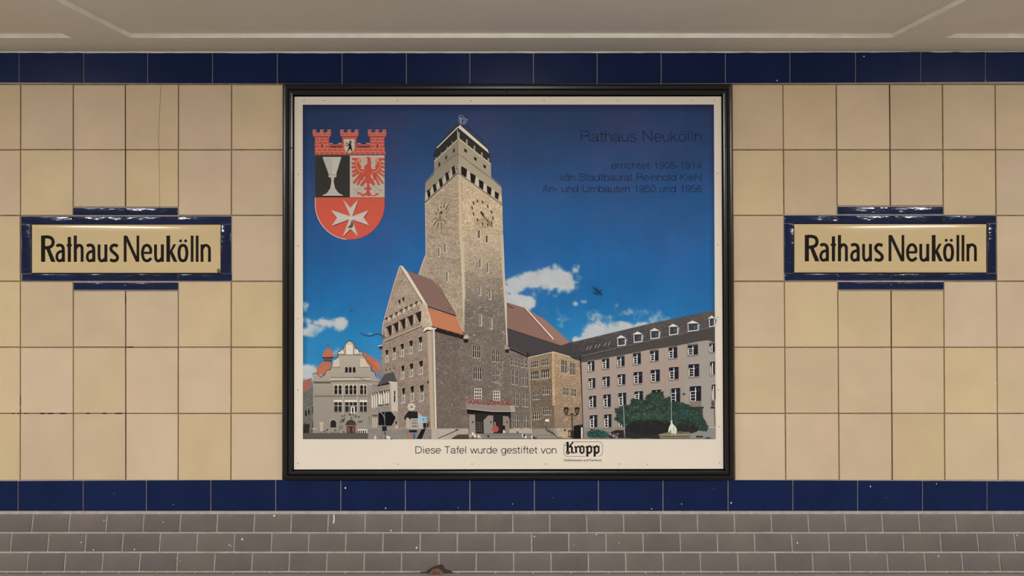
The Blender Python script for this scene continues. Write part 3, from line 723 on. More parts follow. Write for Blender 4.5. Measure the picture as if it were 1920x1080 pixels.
for k in range(350):
    y = rng.uniform(360, 640); x = rng.uniform(803, 868) if y < 520 else rng.uniform(830, 866); P.rect(x, y, x+rng.uniform(1,2.4), y+rng.uniform(.5,1), random.choice([(132,114,94),(190,172,146),(120,104,88)]), 0, new=False)
for k in range(260):
    y = rng.uniform(390, 560); x = rng.uniform(876, 938)
    P.rect(x, y, x+rng.uniform(1,3), y+rng.uniform(.4,.9), random.choice([(140,120,96),(206,186,156),(126,110,92)]), 0, new=False)
def slit(a, b, c, d, fr=WH, dk=DK, w_=None):
    x0_, y0_ = a, b
    P.rect(a-.9, b-.8, c+.9, d+1.2, fr, 0); P.rect(a, b, c, d, dk, 0)
for (x, y0_, y1_) in ((577,120,190),(632,82,155),(648,328,415),(932,-10,35),(1000,5,70),(940,215,290),(1006,250,335),(936,465,535),(1026,502,570),(943,706,800),(1036,740,830)):
    (a, b), (c, d) = z4((x-7,y0_),(x+7,y1_)); P.rect(a-.6, b-.4, c+1.3, d+1.1, (206,198,182)); P.rect(a, b, c, d-.2, (48,42,38)); P.rect((a+c)/2, b+1, (a+c)/2+.8, d-.4, (170,162,150))
for (x, y0_, y1_) in ((553,1003,1065),(617,1045,1100)):
    (a, b), (c, d) = z2((x-9,y0_),(x+8,y1_)); P.rect(a-.8, b-.4, c+1.2, d+1.1, (206,198,182)); P.rect(a, b, c, d-.2, (48,42,38)); P.rect((a+c)/2, b+1, (a+c)/2+.7, d-.4, (170,162,150))
# belvedere
P.poly(z2((118,622),(190,548),(190,445),(380,262),(388,262),(388,560),(385,548),(115,788)), (140,134,119), 0)
P.poly(z2((384,252),(650,465),(652,580),(735,652),(742,806),(386,548)), (166,157,138), 0)
P.poly(z2((122,600),(190,520),(190,548),(118,622)), (92,100,112)); P.poly(z2((652,560),(735,640),(735,655),(652,582)), (92,104,122))
lft = [((332,492),(366,468),(376,478),(364,540),(342,562)),((278,542),(316,520),(314,590),(290,608)),((226,590),(264,568),(262,636),(240,656)),((178,634),(213,616),(212,678),(190,698)),((131,682),(163,660),(160,722),(143,744))]
for a in lft: P.poly(z2(*a), (28,25,24))
for a in (((340,500),(352,560)),((288,545),(298,605)),((236,592),(247,650)),((187,638),(197,695)),((138,688),(148,740))): P.line([(p[0]+4.6, p[1]-3.5) for p in z2(*a)], 2.0, (164,156,138))
for a in (((318,525),(330,500),(338,562),(316,588)),((264,575),(278,552),(288,606),(264,634)),((213,622),(226,598),(238,654),(213,676)),((163,668),(178,645),(188,696),(162,720)),((118,700),(130,688),(142,742),(118,762))): P.poly(z2(*a), (178,170,152))
rt = [((408,478),(457,508),(450,576),(410,548)),((482,532),(528,560),(516,626),(486,606)),((552,588),(592,612),(586,674),(554,652)),((616,638),(656,660),(648,720),(620,700)),((680,684),(716,704),(708,754),(682,736))]
for a in rt: P.poly(z2(*a), (26,22,22))
for a in (((458,512),(482,530),(486,602),(452,578)),((528,562),(552,584),(554,650),(522,630)),((592,616),(616,636),(619,698),(590,678)),((656,664),(680,682),(682,734),(654,720)),((716,706),(736,724),(740,770),(712,756))): P.poly(z2(*a), (196,188,170))
P.disc(*z2((371,480))[0], 2.6, 2.8, (188,180,162)); P.disc(*z2((371,480))[0], 1.4, 1.6, (90,84,76)); P.disc(*z2((400,484))[0], 2.6, 2.8, (206,198,182)); P.disc(*z2((400,484))[0], 1.4, 1.6, (110,102,92))
P.line(z2((113,790),(386,548),(744,806)), 2.0, (196,186,164)); P.line(z2((113,784),(386,540),(744,800)), 1.0, (40,34,30)); P.line(z2((115,775),(385,532)), .6, (80,72,64))
P.line(z2((194,512),(380,378),(652,578)), .7, (70,62,54)); P.line(z2((380,262),(384,545)), .7, (96,88,78)); P.line(z2((410,395),(650,592)), .6, (120,110,96))
for k in range(5): P.line(z2((200,470+k*22-20),(375,318+k*22-20)), .35, (118,112,100)); P.line(z2((392,290+k*24),(645,492+k*24)), .35, (140,130,112))
for (x, y) in ((350,355),(288,411),(232,466)): P.poly(z2((x-7,y-8),(x+7,y-20),(x+7,y+12),(x-7,y+20)), (44,38,34))
for (x, y) in ((444,355),(524,421),(599,483)): P.poly(z2((x-12,y-18),(x+12,y-4),(x+10,y+20),(x-10,y+8)), (44,36,32))
# gallery and roof
P.poly(z2((205,348),(376,180),(384,185),(384,250),(378,262),(192,428),(180,388)), (44,42,40)); P.poly(z2((382,180),(636,378),(652,408),(632,420),(640,452),(384,250)), (46,44,42))
P.line(z2((190,445),(378,268)), 1.5, (196,190,172)); P.line(z2((386,254),(650,466)), 1.6, (206,198,178))
for (x, y, h_) in ((337,290,22),(294,332,20),(248,378,18),(202,415,16)): P.line(z2((x,y-h_/2),(x,y+h_)), 1.5, (150,144,130))
for (x, y, h_) in ((390,228,42),(454,285,40),(516,335,36),(576,388,34),(629,432,30)): P.line(z2((x,y-h_/2),(x,y+h_/2+4)), 2.6, (170,162,146)); P.line(z2((x+7,y-h_/2),(x+7,y+h_/2)), .8, (90,84,76))
P.line(z2((378,185),(380,262)), 1.2, (190,184,168))
P.poly(z2((205,350),(206,325),(380,132),(392,134),(384,170)), (56,54,54)); P.line(z2((212,335),(382,166)), 1.7, (214,210,200)); 
P.poly(z2((380,132),(395,132),(630,335),(636,378),(384,172)), (60,58,56)); P.poly(z2((382,168),(398,148),(622,344),(634,378),(622,368)), (218,212,198))
P.line(z2((432,140),(470,170),(600,285)), 1.0, (46,44,46))
vn = (150,166,184)
P.line(smooth(z2((392,130),(390,90),(400,70),(425,78),(430,110),(420,142),(400,140)), 4), .8, vn); P.line(z2((405,85),(408,135)), 1.8, (176,188,200)); P.line(z2((425,88),(460,106),(440,140),(432,138),(445,100)), .9, vn); P.line(z2((396,95),(424,100)), 1.0, (160,176,190))
# clocks
cx, cy = 237, 872
for k in range(12):
    a = k*math.pi/6; ux, uy = math.sin(a), -math.cos(a)
    r0, r1 = (62, 100)
    p0 = (cx+ux*r0*.72-0*uy, cy+uy*r0*1.0-ux*22); p1 = (cx+ux*r1*.72, cy+uy*r1*1.18-ux*38)
    jj = lambda: rng.uniform(-5, 5)
    P.line(z2((p0[0]+7+jj(),p0[1]+5+jj()), (p1[0]+7+jj(),p1[1]+3)), [1.8,.7], (88,72,58)); P.line(z2((p0[0]+jj(),p0[1]), (p1[0]+jj(),p1[1]+jj())), [1.5,.5], (200,186,158)); P.disc(*z2((p0[0]+10,p0[1]+8))[0], 1.6, 1.2, (92,78,64), n=6, jit=.4)
P.line(z2((237,872),(234,800)), 1.4, (206,192,166)); P.line(z2((210,915),(262,918)), 1.8, (96,78,64)); P.disc(*z2((250,858))[0], 1.8, 3.2, (70,58,50)); P.line(z2((238,850),(236,905)), 1.6, (64,54,46))
P.disc(*z2((590,945))[0], 18, 9, (168,150,126), 1)
cx, cy = 582, 862
for k in range(12):
    a = k*math.pi/6; ux, uy = math.sin(a), -math.cos(a); x = cx+ux*84; y = cy+uy*88+ux*42
    if k in (0, 3, 6, 9) or True:
        d = z2((x-9,y-13),(x+3,y-13),(x+9,y+10),(x-3,y+14)); P.poly([(q_[0]-1.4, q_[1]+.6) for q_ in d], (204,188,158)); P.poly(d, (74,62,54))
P.line(z2((572,852),(590,885),(665,978)), [3.0,1.6,1.4], (44,38,36)); P.line(z2((590,885),(574,862),(568,850)), 3.2, (44,38,36)); P.line(z2((566,862),(598,866)), 1.6, (60,52,46))
for k in range(26): x = rng.uniform(560,660); y = rng.uniform(900,1000); P.line(z2((x,y),(x+rng.uniform(6,18),y+rng.uniform(2,10))), .7, random.choice([(90,78,66),(202,188,160)]), new=(k == 0))
# annex: side wall, gable, roofs
P.poly(z6((585,90),(850,175),(895,205))+z6((900,1045),(600,1045)), (104,94,88), 1)
lf2 = z7((0,310),(360,330),(362,372),(385,385),(525,440),(548,1010),(60,1010),(0,1010))
P.grad(lf2, [(640,(110,102,94)),(700,(106,98,92)),(815,(104,96,90))], 1)
P.lay()
for k in range(330):
    x = rng.uniform(818, 988); y = rng.uniform(635, 800)
    if y < 627+.27*(x-816)*.6+6: continue
    P.rect(x, y, x+rng.uniform(.7,2.6), y+rng.uniform(.5,1.2), random.choice([(170,160,148),(146,138,128),(192,184,172),(130,120,112),(78,70,66)]), 0, new=False)
gb = z4((235,272),(262,290),(440,600),(468,612),(474,640),(500,780),(512,810))+z6((585,75),(602,1045),(0,1045),(0,790),(30,600),(110,545),(118,480),(120,250),(135,150))+z4((78,910),(82,800),(100,735),(150,560))
P.grad(gb, [(500,(160,146,128)),(580,(150,136,122)),(640,(138,124,112)),(720,(132,118,108)),(825,(128,120,112))], 1)
P.line(z4((232,278),(180,440),(145,565),(98,738),(82,800),(78,900)), 1.4, (186,176,158))
P.poly(z4((262,300),(300,318),(400,352),(520,398),(560,440),(620,530),(728,718),(478,632),(440,598)), (124,98,92)); P.line(z4((560,420),(640,560),(722,700)), 1.6, (108,84,80))
P.line(z4((655,640),(672,660),(690,655)), .8, (60,44,40)); P.line(z4((480,634),(728,716)), 2.2, (48,38,38)); P.line(z4((482,642),(724,722)), .8, (190,170,156))
P.poly(z4((476,648),(600,684),(724,722),(798,884),(520,806),(500,740)), (178,116,84)); P.line(z4((600,684),(720,722)), 1, (176,96,66))
P.poly(z4((234,270),(258,276),(300,330),(440,560),(470,612),(438,604),(262,325)), (206,198,184)); P.line(z4((240,288),(435,604)), .9, (44,36,34)); 
P.poly(z4((438,604),(470,612),(476,660),(500,745),(516,806),(440,818),(412,780),(400,700),(412,600)), (178,164,144), 1); P.line(z4((470,612),(476,662),(502,745),(516,800)), 1.6, (206,196,178))
P.poly(z6((520,75),(585,75),(604,1045),(556,1045)), (168,154,138), 0); P.poly(z6((575,75),(586,75),(606,1045),(596,1045)), (206,200,190)); P.line(z6((562,100),(585,950)), .7, (110,100,92))
P.poly(z6((485,108),(500,62),(545,48),(580,70),(560,88),(520,84)), (212,206,192)); P.poly(z6((486,108),(520,84),(560,90),(575,84),(575,94),(520,98),(495,112)), (30,28,28)); P.line(z6((488,78),(500,64),(545,54),(572,66)), .8, (60,54,50))
P.poly(z6((588,76),(840,140),(848,172),(588,102)), (30,28,30)); P.line(z6((586,72),(600,78)), 2.4, (220,214,204)); P.line(z6((578,72),(574,100)), 2, (200,194,184))
P.poly(z6((845,140),(868,128),(886,138),(884,168),(838,168)), (176,164,148)); P.poly(z6((838,166),(884,166),(878,200),(844,198)), (30,28,28))
P.poly(z6((92,232),(122,222),(130,240),(120,262),(98,250)), (44,40,38)); P.line(z6((92,232),(124,220)), 1.8, (206,200,188))
# bracket frieze
P.line(z4((98,748),(250,662),(410,580)), 1.9, (34,30,28)); P.line(z4((100,770),(405,606)), 1.2, (178,168,150)); 
for k in range(7):
    x = 125+k*44; y = 752-k*24
    P.line(z4((x-14,y-24),(x+6,y+26)), 1.2, (36,32,30)); P.line(z4((x+12,y-34),(x+2,y+18)), 1.8, (190,182,166)); P.disc(*z4((x+22,y-8))[0], 2.6, 2.8, (178,172,156), n=8); P.line(z4((x+30,y-36),(x+34,y+2)), .8, (48,42,38))
for (x, y, w_, h_) in ((118,812,44,85),(178,785,42,80),(238,752,44,88),(302,722,48,88),(372,690,50,88)):
    P.poly(z4((x,y+6),(x+w_,y-14),(x+w_-2,y+h_-22),(x+w_-14,y+h_)), (34,28,26)); P.line(z4((x-12,y+18),(x-6,y+h_)), 1.8, (180,170,152)); P.line(z4((x+4,y+22),(x+w_*.45,y+h_-6)), 1.6, (150,138,122)); P.line(z4((x-8,y+8),(x+w_,y-16)), 1.6, (40,34,32))
P.line(z4((95,935),(420,800)), 1.4, (182,172,154)); P.line(z4((98,946),(422,810)), 1.0, (50,42,38))
for x, y in ((228,600),(263,578)): P.poly(z4((x-12,y-18),(x+10,y-28),(x+8,y+20)), (36,30,28)); P.line(z4((x-12,y-14),(x-8,y+28),(x+10,y+22)), .7, (190,180,162))
P.line(z4((212,645),(275,615)), 1.0, (190,180,162)); P.poly(z4((236,410),(256,400),(250,416)), (60,50,44)); P.line(z4((150,640),(160,560)), .5, (180,170,150))
def fwin(x, y, w_, h_):   # tall deep window: dark wedge, pale sashes, pale sill
    P.poly(z6((x-w_/2-3,y-h_/2-2),(x+w_/2+2,y-h_/2-10),(x+w_/2+3,y+h_/2),(x-w_/2-1,y+h_/2+10)), (172,160,144))
    P.poly(z6((x-w_/2,y-h_/2+2),(x+w_/2,y-h_/2-8),(x+w_/2,y+h_/2-4),(x-w_/2+4,y+h_/2+4)), (110,102,94))
    P.poly(z6((x-w_/2,y-h_/2+2),(x+w_/2,y-h_/2-8),(x+w_/2-4,y-h_*.02),(x+w_*.12,y+h_*.02)), (26,24,24))
    P.line(z6((x-w_*.15,y-h_*.05),(x-w_*.12,y+h_/2+2)), 1.0, WH); P.line(z6((x+w_*.3,y-h_*.1),(x+w_*.3,y+h_/2-4)), 1.3, WH); P.line(z6((x-w_*.15,y+h_*.05),(x+w_*.3,y+h_*.02)), .7, WH)
    P.rect(*z6((x,y+h_*.1))[0], *z6((x+w_*.22,y+h_*.42))[0], (60,58,58)); P.line(z6((x-w_/2-2,y+h_/2+12),(x+w_/2+3,y+h_/2)), 1.1, (206,198,184)); P.line(z6((x-w_/2,y+h_/2+16),(x+w_/2+3,y+h_/2+4)), .6, (54,46,42))
for a in ((165,315,28,98),(230,292,28,100),(300,264,32,104),(377,238,34,108),(460,208,34,112),(306,458,30,108),(381,440,34,108),(465,418,36,112),(312,664,30,124),(388,648,34,126),(472,642,38,134)): fwin(*a)
for (x, y) in ((158,445),(190,438),(227,428)): P.poly(z6((x-7,y-8),(x+7,y-12),(x+3,y+14)), (34,30,28)); P.line(z6((x-6,y-4),(x-2,y+20)), .8, (190,182,168))
P.disc(*z6((528,547))[0], 1.5, 2.8, (40,34,32))
# bay window
P.poly(z6((0,600),(95,560),(190,545),(262,552),(268,955),(0,955)), (136,128,120), 1)
P.poly(z6((95,555),(128,500),(148,476),(225,458),(240,500),(258,548),(190,540),(80,580)), (72,72,78)); P.line(z6((148,476),(112,550)), .6, (100,100,106)); P.poly(z6((78,580),(190,542),(188,566),(84,585)), (34,32,34))
P.line(z6((180,545),(258,550)), 1.6, (206,200,190)); P.poly(z6((190,552),(258,556),(264,802),(200,802)), (182,174,162)); P.line(z6((196,556),(204,800)), .8, (120,112,104))
P.rect(*z6((224,618))[0], *z6((244,728))[0], WH); P.rect(*z6((228,622))[0], *z6((241,724))[0], (34,32,34)); P.line(z6((228,660),(241,660)), .6, WH)
for (a, b, y0_, y1_) in ((32,44,650,768),(50,62,645,765),(68,80,640,762),(92,108,632,752),(112,128,628,750),(134,150,625,745),(156,170,622,742),(174,186,618,738)):
    P.rect(*z6((a,y0_))[0], *z6((b,y1_))[0], (206,200,190)); P.poly(z6((a+3,y0_-4),(b+3,y0_-8),(b+2,y0_+34),(a+8,y0_+14)), (40,38,40)); P.line(z6((b+1,y0_),(b+1,y1_)), .6, (70,66,64))
P.line(z6((30,772),(84,768)), 1, (190,182,170)); P.line(z6((90,750),(136,748)), 1.8, (24,22,24)); P.line(z6((148,744),(182,740)), 1.8, (24,22,24))
P.poly(z6((92,812),(205,806),(228,835),(246,852),(226,900),(205,932),(92,925)), (16,16,20)); P.poly(z6((200,802),(262,802),(255,850),(246,858),(225,835)), (150,142,132)); P.line(z6((210,820),(255,822)), .7, (80,74,70)); P.line(z6((225,840),(248,842)), .7, (80,74,70))
for a in (38,54,70): P.rect(*z6((a,846))[0], *z6((a+9,948))[0], (180,172,160)); P.poly(z6((a,838),(a+13,832),(a+11,868)), (44,40,42))
P.rect(*z6((244,900))[0], *z6((262,952))[0], (184,176,164)); P.poly(z6((238,898),(258,892),(254,935)), (40,36,38))
# corner door, ornament, hanging blue sign
P.poly(z6((314,870),(330,835),(358,802),(438,806),(444,872),(444,955),(340,955),(338,880)), (34,30,32)); P.poly(z6((336,862),(352,858),(372,880),(374,955),(336,955)), (170,160,146)); P.poly(z6((438,808),(480,845),(500,880),(500,955),(444,955)), (172,162,148))
P.rect(*z6((376,868))[0], *z6((440,955))[0], (206,200,190))
for x in (384,398,412,426): P.rect(*z6((x,874))[0], *z6((x+9,950))[0], (58,54,54))
for y in (895,920): P.line(z6((378,y),(438,y)), .7, WH)
for a in range(8):
    t = a*math.pi/4; P.disc(*z6((384+24*math.cos(t), 766+24*math.sin(t)))[0], 2.6, 2.6, (206,198,184), n=8); P.disc(*z6((387+24*math.cos(t), 769+24*math.sin(t)))[0], 1.0, 1.0, (60,52,48), n=6)
P.disc(*z6((384,766))[0], 3.6, 3.8, (190,182,168)); P.disc(*z6((384,766))[0], 1.8, 2, (80,70,64))
P.poly(z6((440,845),(516,852),(516,906),(440,906)), (140,178,200)); P.line(z6((480,880),(505,866)), 1, (60,80,96)); P.line(z6((485,862),(480,884),(508,892)), .8, (70,90,104)); P.poly(z6((484,906),(512,906),(510,950),(486,950)), (28,26,28)); P.disc(*z6((532,916))[0], 3, 5, (90,80,74), n=7, jit=.3); P.disc(*z6((524,930))[0], 1.4, 3, (36,32,32))
# terrace wall, stairs
P.poly(z6((0,958),(560,958),(560,1048),(0,1048)), (124,120,116), 1); P.line(z6((0,958),(560,958)), .8, (160,154,146)); P.poly(z6((558,955),(604,955),(604,1048),(560,1048)), (168,160,150))
P.poly(z6((604,955),(884,955),(884,1048),(604,1048)), (164,156,146), 1); P.line(z6((620,1042),(795,966)), 1.4, (30,26,26)); P.line(z6((768,966),(798,964)), 1.4, (30,26,26)); P.poly(z6((745,1036),(790,1010),(884,1010),(884,1048),(735,1048)), (64,56,52))
P.rect(*z6((362,968))[0], *z6((432,990))[0], (32,28,28)); P.rect(*z6((364,990))[0], *z6((432,1046))[0], (110,116,126)); P.rect(*z6((364,1008))[0], *z6((384,1046))[0], (180,96,60)); P.rect(*z6((398,1000))[0], *z6((416,1046))[0], (70,84,110))
P.poly(z6((428,1046),(470,964),(512,950),(474,1046)), (22,22,30))
# entrance part windows
def pair(a, b, y0_, y1_, zz=z7, w_=None):
    (x0_, t), (x1_, u) = zz((a,y0_),(b,y1_)); P.rect(x0_-.9, t-.3, x1_+.9, u+1.2, (172,164,152), new=True); P.rect(x0_-.2, t, x1_+.2, u+.2, (30,27,28)); P.rect(x0_-.6, u+.3, x1_+.6, u+1.2, (190,184,172)); 
    P.rect(x0_+(x1_-x0_)*.42, t+.8, x0_+(x1_-x0_)*.58, u, (206,200,188)); P.lay(); P.rect(x0_, t+(u-t)*.4, x1_, t+(u-t)*.4+.6, (176,170,160), new=False)
for a in ((108,130,350,440),(140,162,355,443),(251,271,384,470),(280,300,390,474),(113,135,512,602),(146,168,516,606),(255,275,538,624),(283,303,541,626),
          (394,411,446,497),(421,438,452,502),(471,486,466,513),(497,513,471,517),(400,416,534,640),(426,443,540,645),(476,490,550,654),(501,517,554,657),
          (404,420,709,803),(431,448,713,806),(483,498,717,808),(506,522,720,810),(411,427,870,968),(438,455,874,970),(488,503,874,968),(511,527,876,970)): pair(*a)
for (a, b, y0_, y1_) in ((120,170,676,752),(262,308,694,764)):
    P.rect(*z7((a-3,y0_-3))[0], *z7((b+3,y1_))[0], WH)
    for i in range(3):
        for j in range(3): x = a+2+i*(b-a)/3; y = y0_+2+j*(y1_-y0_)/3; P.rect(*z7((x,y))[0], *z7((x+(b-a)/3-5,y+(y1_-y0_)/3-6))[0], (62,58,58))
P.lay()
for k in range(90): x = rng.uniform(270, 330); y = rng.uniform(470, 690); P.rect(*z7((x,y))[0], *z7((x+rng.uniform(4,12), y+rng.uniform(2,4)))[0], (168,160,148), 0, new=False)
# tower foot corner bracket and gutter
P.poly(z7((340,352),(362,344),(382,372),(378,408),(350,398)), (150,138,122)); P.poly(z7((346,382),(380,378),(376,408),(352,404)), (34,30,30)); P.line(z7((385,378),(520,436)), 2.6, (34,32,34)); P.line(z7((388,368),(520,424)), .8, (110,104,100))
P.line(z7((356,0),(362,345)), 1.2, (206,198,182))
P.line(z7((524,440),(538,700),(548,1000)), 1.2, (176,166,154)); P.line(z7((518,400),(516,440)), 1.6, (40,38,38)); P.disc(*z7((516,425))[0], 2.4, 4, (44,40,40))
# balcony with flowers and porch
P.poly(z7((52,785),(200,795),(418,802),(426,846),(250,846),(58,826)), (132,124,118)); P.line(z7((58,826),(250,846),(426,846)), 1.3, (176,168,160)); P.poly(z7((380,800),(418,802),(426,846),(395,846)), (160,150,140))
P.lay()
for k in range(190):
    t = rng.rand(); x = 50+360*t; y = 752+34*rng.rand()+20*t; P.disc(*z7((x,y))[0], rng.uniform(.6,1.5), rng.uniform(.5,1.1), random.choice([(172,74,80),(150,60,66),(190,110,112),(96,44,46),(64,40,38),(204,140,136)]), n=5, new=(k%12 == 0))
P.poly(z7((62,828),(250,848),(390,850),(392,897),(380,897),(372,880),(62,862)), (20,18,18)); P.poly(z7((76,858),(390,872),(385,1012),(80,1012)), (38,34,34))
P.poly(z7((78,868),(122,870),(128,1012),(80,1012)), (136,130,124)); P.poly(z7((186,912),(222,876),(258,876),(262,1012),(190,1012)), (132,126,122)); P.poly(z7((332,880),(372,884),(382,905),(382,1012),(332,1012)), (130,120,112))
for x in (106,242,364): P.rect(*z7((x-4,918))[0], *z7((x+4,934))[0], (34,30,30))
for i in range(3):
    for j in range(4): P.rect(*z7((136+i*15,925+j*20))[0], *z7((145+i*15,938+j*20))[0], (88,84,84))
P.rect(*z7((268,925))[0], *z7((276,960))[0], (150,142,136)); P.rect(*z7((328,952))[0], *z7((348,990))[0], (22,20,20))
P.disc(*z7((275,977))[0], 6.2, 6.2, (172,70,64), n=20); P.disc(*z7((275,977))[0], 4.3, 4.3, (130,84,92), n=18); P.line(z7((262,964),(288,990)), 1.4, (172,70,64)); P.line(z7((288,964),(262,990)), 1.4, (172,70,64))
# brick wing
P.poly(z7((525,442),(712,402),(722,972),(553,972),(545,700)), (104,92,80), 1)
P.grad(z7((708,400),(915,462),(932,972),(720,972)), [(660,(154,136,110)),(720,(148,127,104)),(770,(138,120,102)),(805,(130,114,100))], 1)
P.poly(z7((696,404),(716,400),(722,700),(722,800),(704,800)), (176,152,122), 1); P.poly(z7((525,446),(700,410),(700,600),(620,620),(536,600)), (128,112,92), 1)
P.line(z7((522,442),(712,399),(918,460)), 1.7, (190,178,160)); P.line(z7((522,434),(712,393),(918,452)), .7, (40,36,36))
P.lay()
for k in range(240): x = rng.uniform(726, 915); y = rng.uniform(470, 950); P.rect(*z7((x,y))[0], *z7((x+rng.uniform(5,14), y+rng.uniform(2,4)))[0], random.choice([(184,164,138),(122,100,82),(164,122,92),(196,178,154),(106,90,76)]), 0, new=False)
for k in range(140): x = rng.uniform(552, 700); y = rng.uniform(500, 960); P.rect(*z7((x,y))[0], *z7((x+rng.uniform(4,11), y+rng.uniform(2,4)))[0], random.choice([(140,128,110),(72,62,54),(160,146,124)]), 0, new=False)
for a in ((546,568,472,515),(573,593,467,511),(622,643,456,501),(650,671,450,497),(544,568,554,605),(575,598,551,602),(622,647,541,593),(655,678,537,590),(630,652,664,717),(660,682,661,715),(556,577,703,755),(584,605,700,753),(635,658,817,870),(665,688,815,868),(558,581,853,904),(588,610,850,902),
          (771,789,460,554),(796,811,465,558),(836,852,480,569),(858,873,485,572),(783,799,668,722),(806,822,671,724),(844,859,677,730),(865,880,680,733)): pair(*a)
for (a, b, y) in ((542,600,550),(618,682,536)): P.line(z7((a,y+6),(b,y-4)), 1.4, (34,30,28))
P.rect(*z7((650,904))[0], *z7((678,922))[0], (214,210,200))
P.poly(z7((553,974),(722,972),(745,1048),(553,1048)), (134,128,122)); P.poly(z7((722,970),(846,970),(846,1048),(745,1048)), (164,150,130), 1); P.poly(z7((846,950),(936,950),(936,1048),(846,1048)), (120,108,94), 1)
P.line(z7((640,962),(700,1000),(740,1040),(775,1040)), 1.8, (84,76,72)); P.line(z7((655,985),(720,1020)), 1.2, (34,32,32)); P.line(z7((650,990),(655,975),(668,1000),(680,985),(690,1012),(704,998),(712,1026)), .8, (40,38,40))
P.rect(*z7((792,978))[0], *z7((804,994))[0], (50,44,40)); P.rect(*z7((820,985))[0], *z7((845,1042))[0], (96,62,44)); P.rect(*z7((826,1000))[0], *z7((838,1030))[0], (160,140,110))
P.poly(z7((60,1012),(553,1008),(553,1048),(60,1048)), (122,120,118)); P.poly(z7((380,976),(550,974),(553,1010),(380,1008)), (166,156,144)); P.line(z7((170,1014),(500,1012)), .9, (86,84,84)); P.line(z7((180,1026),(720,1024)), .9, (96,94,92)); P.poly(z7((0,975),(72,975),(76,1012),(0,1012)), (160,152,144)); P.poly(z7((0,1018),(70,1018),(80,1048),(0,1048)), (72,62,58))
P.line(z7((912,462),(922,700),(935,960)), 1.3, (44,40,40)); P.line(z7((918,462),(928,700),(940,960)), .6, (170,160,148))
# street lamp with two lanterns
P.line(z7((850,862),(854,1045)), 1.8, (30,28,28)); P.line(smooth(z7((805,870),(825,880),(850,862),(872,880),(892,866)), 4), 1.3, (34,32,32))
for x in (806,888): P.poly(z7((x-20,828),(x-14,816),(x+14,814),(x+20,826),(x+10,868),(x-8,870)), (36,32,32)); P.poly(z7((x-12,830),(x+12,830),(x+6,860),(x-5,862)), (96,84,74)); P.line(z7((x,812),(x,830)), 1, (30,28,28))
P.rect(*z7((840,990))[0], *z7((866,1045))[0], (50,42,38)); P.poly(z7((862,955),(900,945),(918,960),(918,1048),(862,1048)), (20,20,22)); P.poly(z7((918,966),(966,962),(968,1048),(918,1048)), (206,204,200)); P.poly(z7((910,945),(965,940),(970,966),(912,966)), (40,38,40)); P.line(z7((935,970),(930,1045)), .8, (120,118,116))
for (x, y) in ((88,1030),(104,1010),(120,1026),(148,1030),(160,1038),(100,1036),(482,1024),(500,1034),(550,1036),(575,1040),(338,995),(440,1000)):
    P.disc(*z7((x,y-8))[0], 1.3, 1.5, (190,160,140), n=7); P.disc(*z7((x+2,y+4))[0], 2.2, 2.8, random.choice([(206,202,196),(180,150,120),(214,208,200),(90,84,86)]), n=8, jit=.2)
for (x, y) in ((222,1032),(492,1026),(562,1040)): P.disc(*z7((x,y))[0], 2.4, 2.2, (40,36,40), n=7, jit=.2)
for (x, y) in ((66,1030),(146,1022),(172,1030),(186,1036),(205,1040),(60,1040)):
    P.disc(*z6((x,y-8))[0], 1.2, 1.5, (196,168,150), n=7); P.disc(*z6((x,y+2))[0], 2.0, 2.6, random.choice([(214,208,196),(110,100,96),(196,188,176)]), n=8, jit=.2)
# curved road lamp in front of the bay
P.line(smooth(z6((94,810),(118,820),(140,850),(148,900),(150,1010)), 4), 1.3, (132,146,156)); P.line(z6((146,805),(150,1005)), 1.3, (96,108,116)); P.poly(z6((122,935),(166,935),(164,975),(126,978)), (28,30,34)); P.line(z6((148,975),(148,1044)), 2.0, (70,80,84))
P.line(smooth(z6((20,570),(70,575),(100,610),(128,670),(140,745)), 4), 1.2, (120,126,130)); P.line(z6((0,566),(40,568)), 2.0, (170,168,160))
P.build(photo, PM, 'printed town hall with tall clock tower and brick wings')

# --- office wing on the right
z8 = T(1070, 560, 4.0); P = Print('office_wing_print', BS); P.rect(1337, 583, 1340.4, 642, (64,62,64)); P.rect(1337, 642, 1341.1, 823.3, (140,134,128))
P.grad(z8((0,330),(300,258),(600,186),(1079,88),(1079,420),(78,520),(78,470),(0,444)), [(582,(84,80,80)),(620,(76,73,74)),(650,(66,64,66)),(675,(58,57,60))], 1)
P.poly(z8((76,450),(500,352),(820,280),(1079,218),(1079,345),(1030,330),(78,500)), (70,67,66), 0); P.line(z8((78,432),(500,335),(820,262),(1079,206)), 1.1, (112,106,102))
wl = z8((78,478),(128,474),(180,462),(236,452),(290,440),(345,430),(403,420),(460,410),(528,396),(592,382),(658,374),(724,364),(800,352),(868,340),(955,322),(1030,312),(1079,328),(1087,1050),(95,1050))
P.grad(wl, [(640,(158,146,138)),(700,(154,140,132)),(760,(148,138,132)),(820,(136,130,126))], 0)
P.poly(z8((850,345),(955,325),(1030,315),(1079,330),(1087,1050),(880,1050),(860,700)), (148,144,140), 0)
for x_ in (78,):
    P.line(z8((78,478),(95,1045)), 1.6, (60,54,52)); P.line(z8((70,425),(78,478)), 2, (34,32,34))
P.line(z8((700,365),(712,800)), .4, (130,118,112)); P.line(z8((98,975),(360,968)), 1.0, (110,104,98)); P.rect(*z8((98,978))[0], *z8((360,1048))[0], (130,124,116), 1)
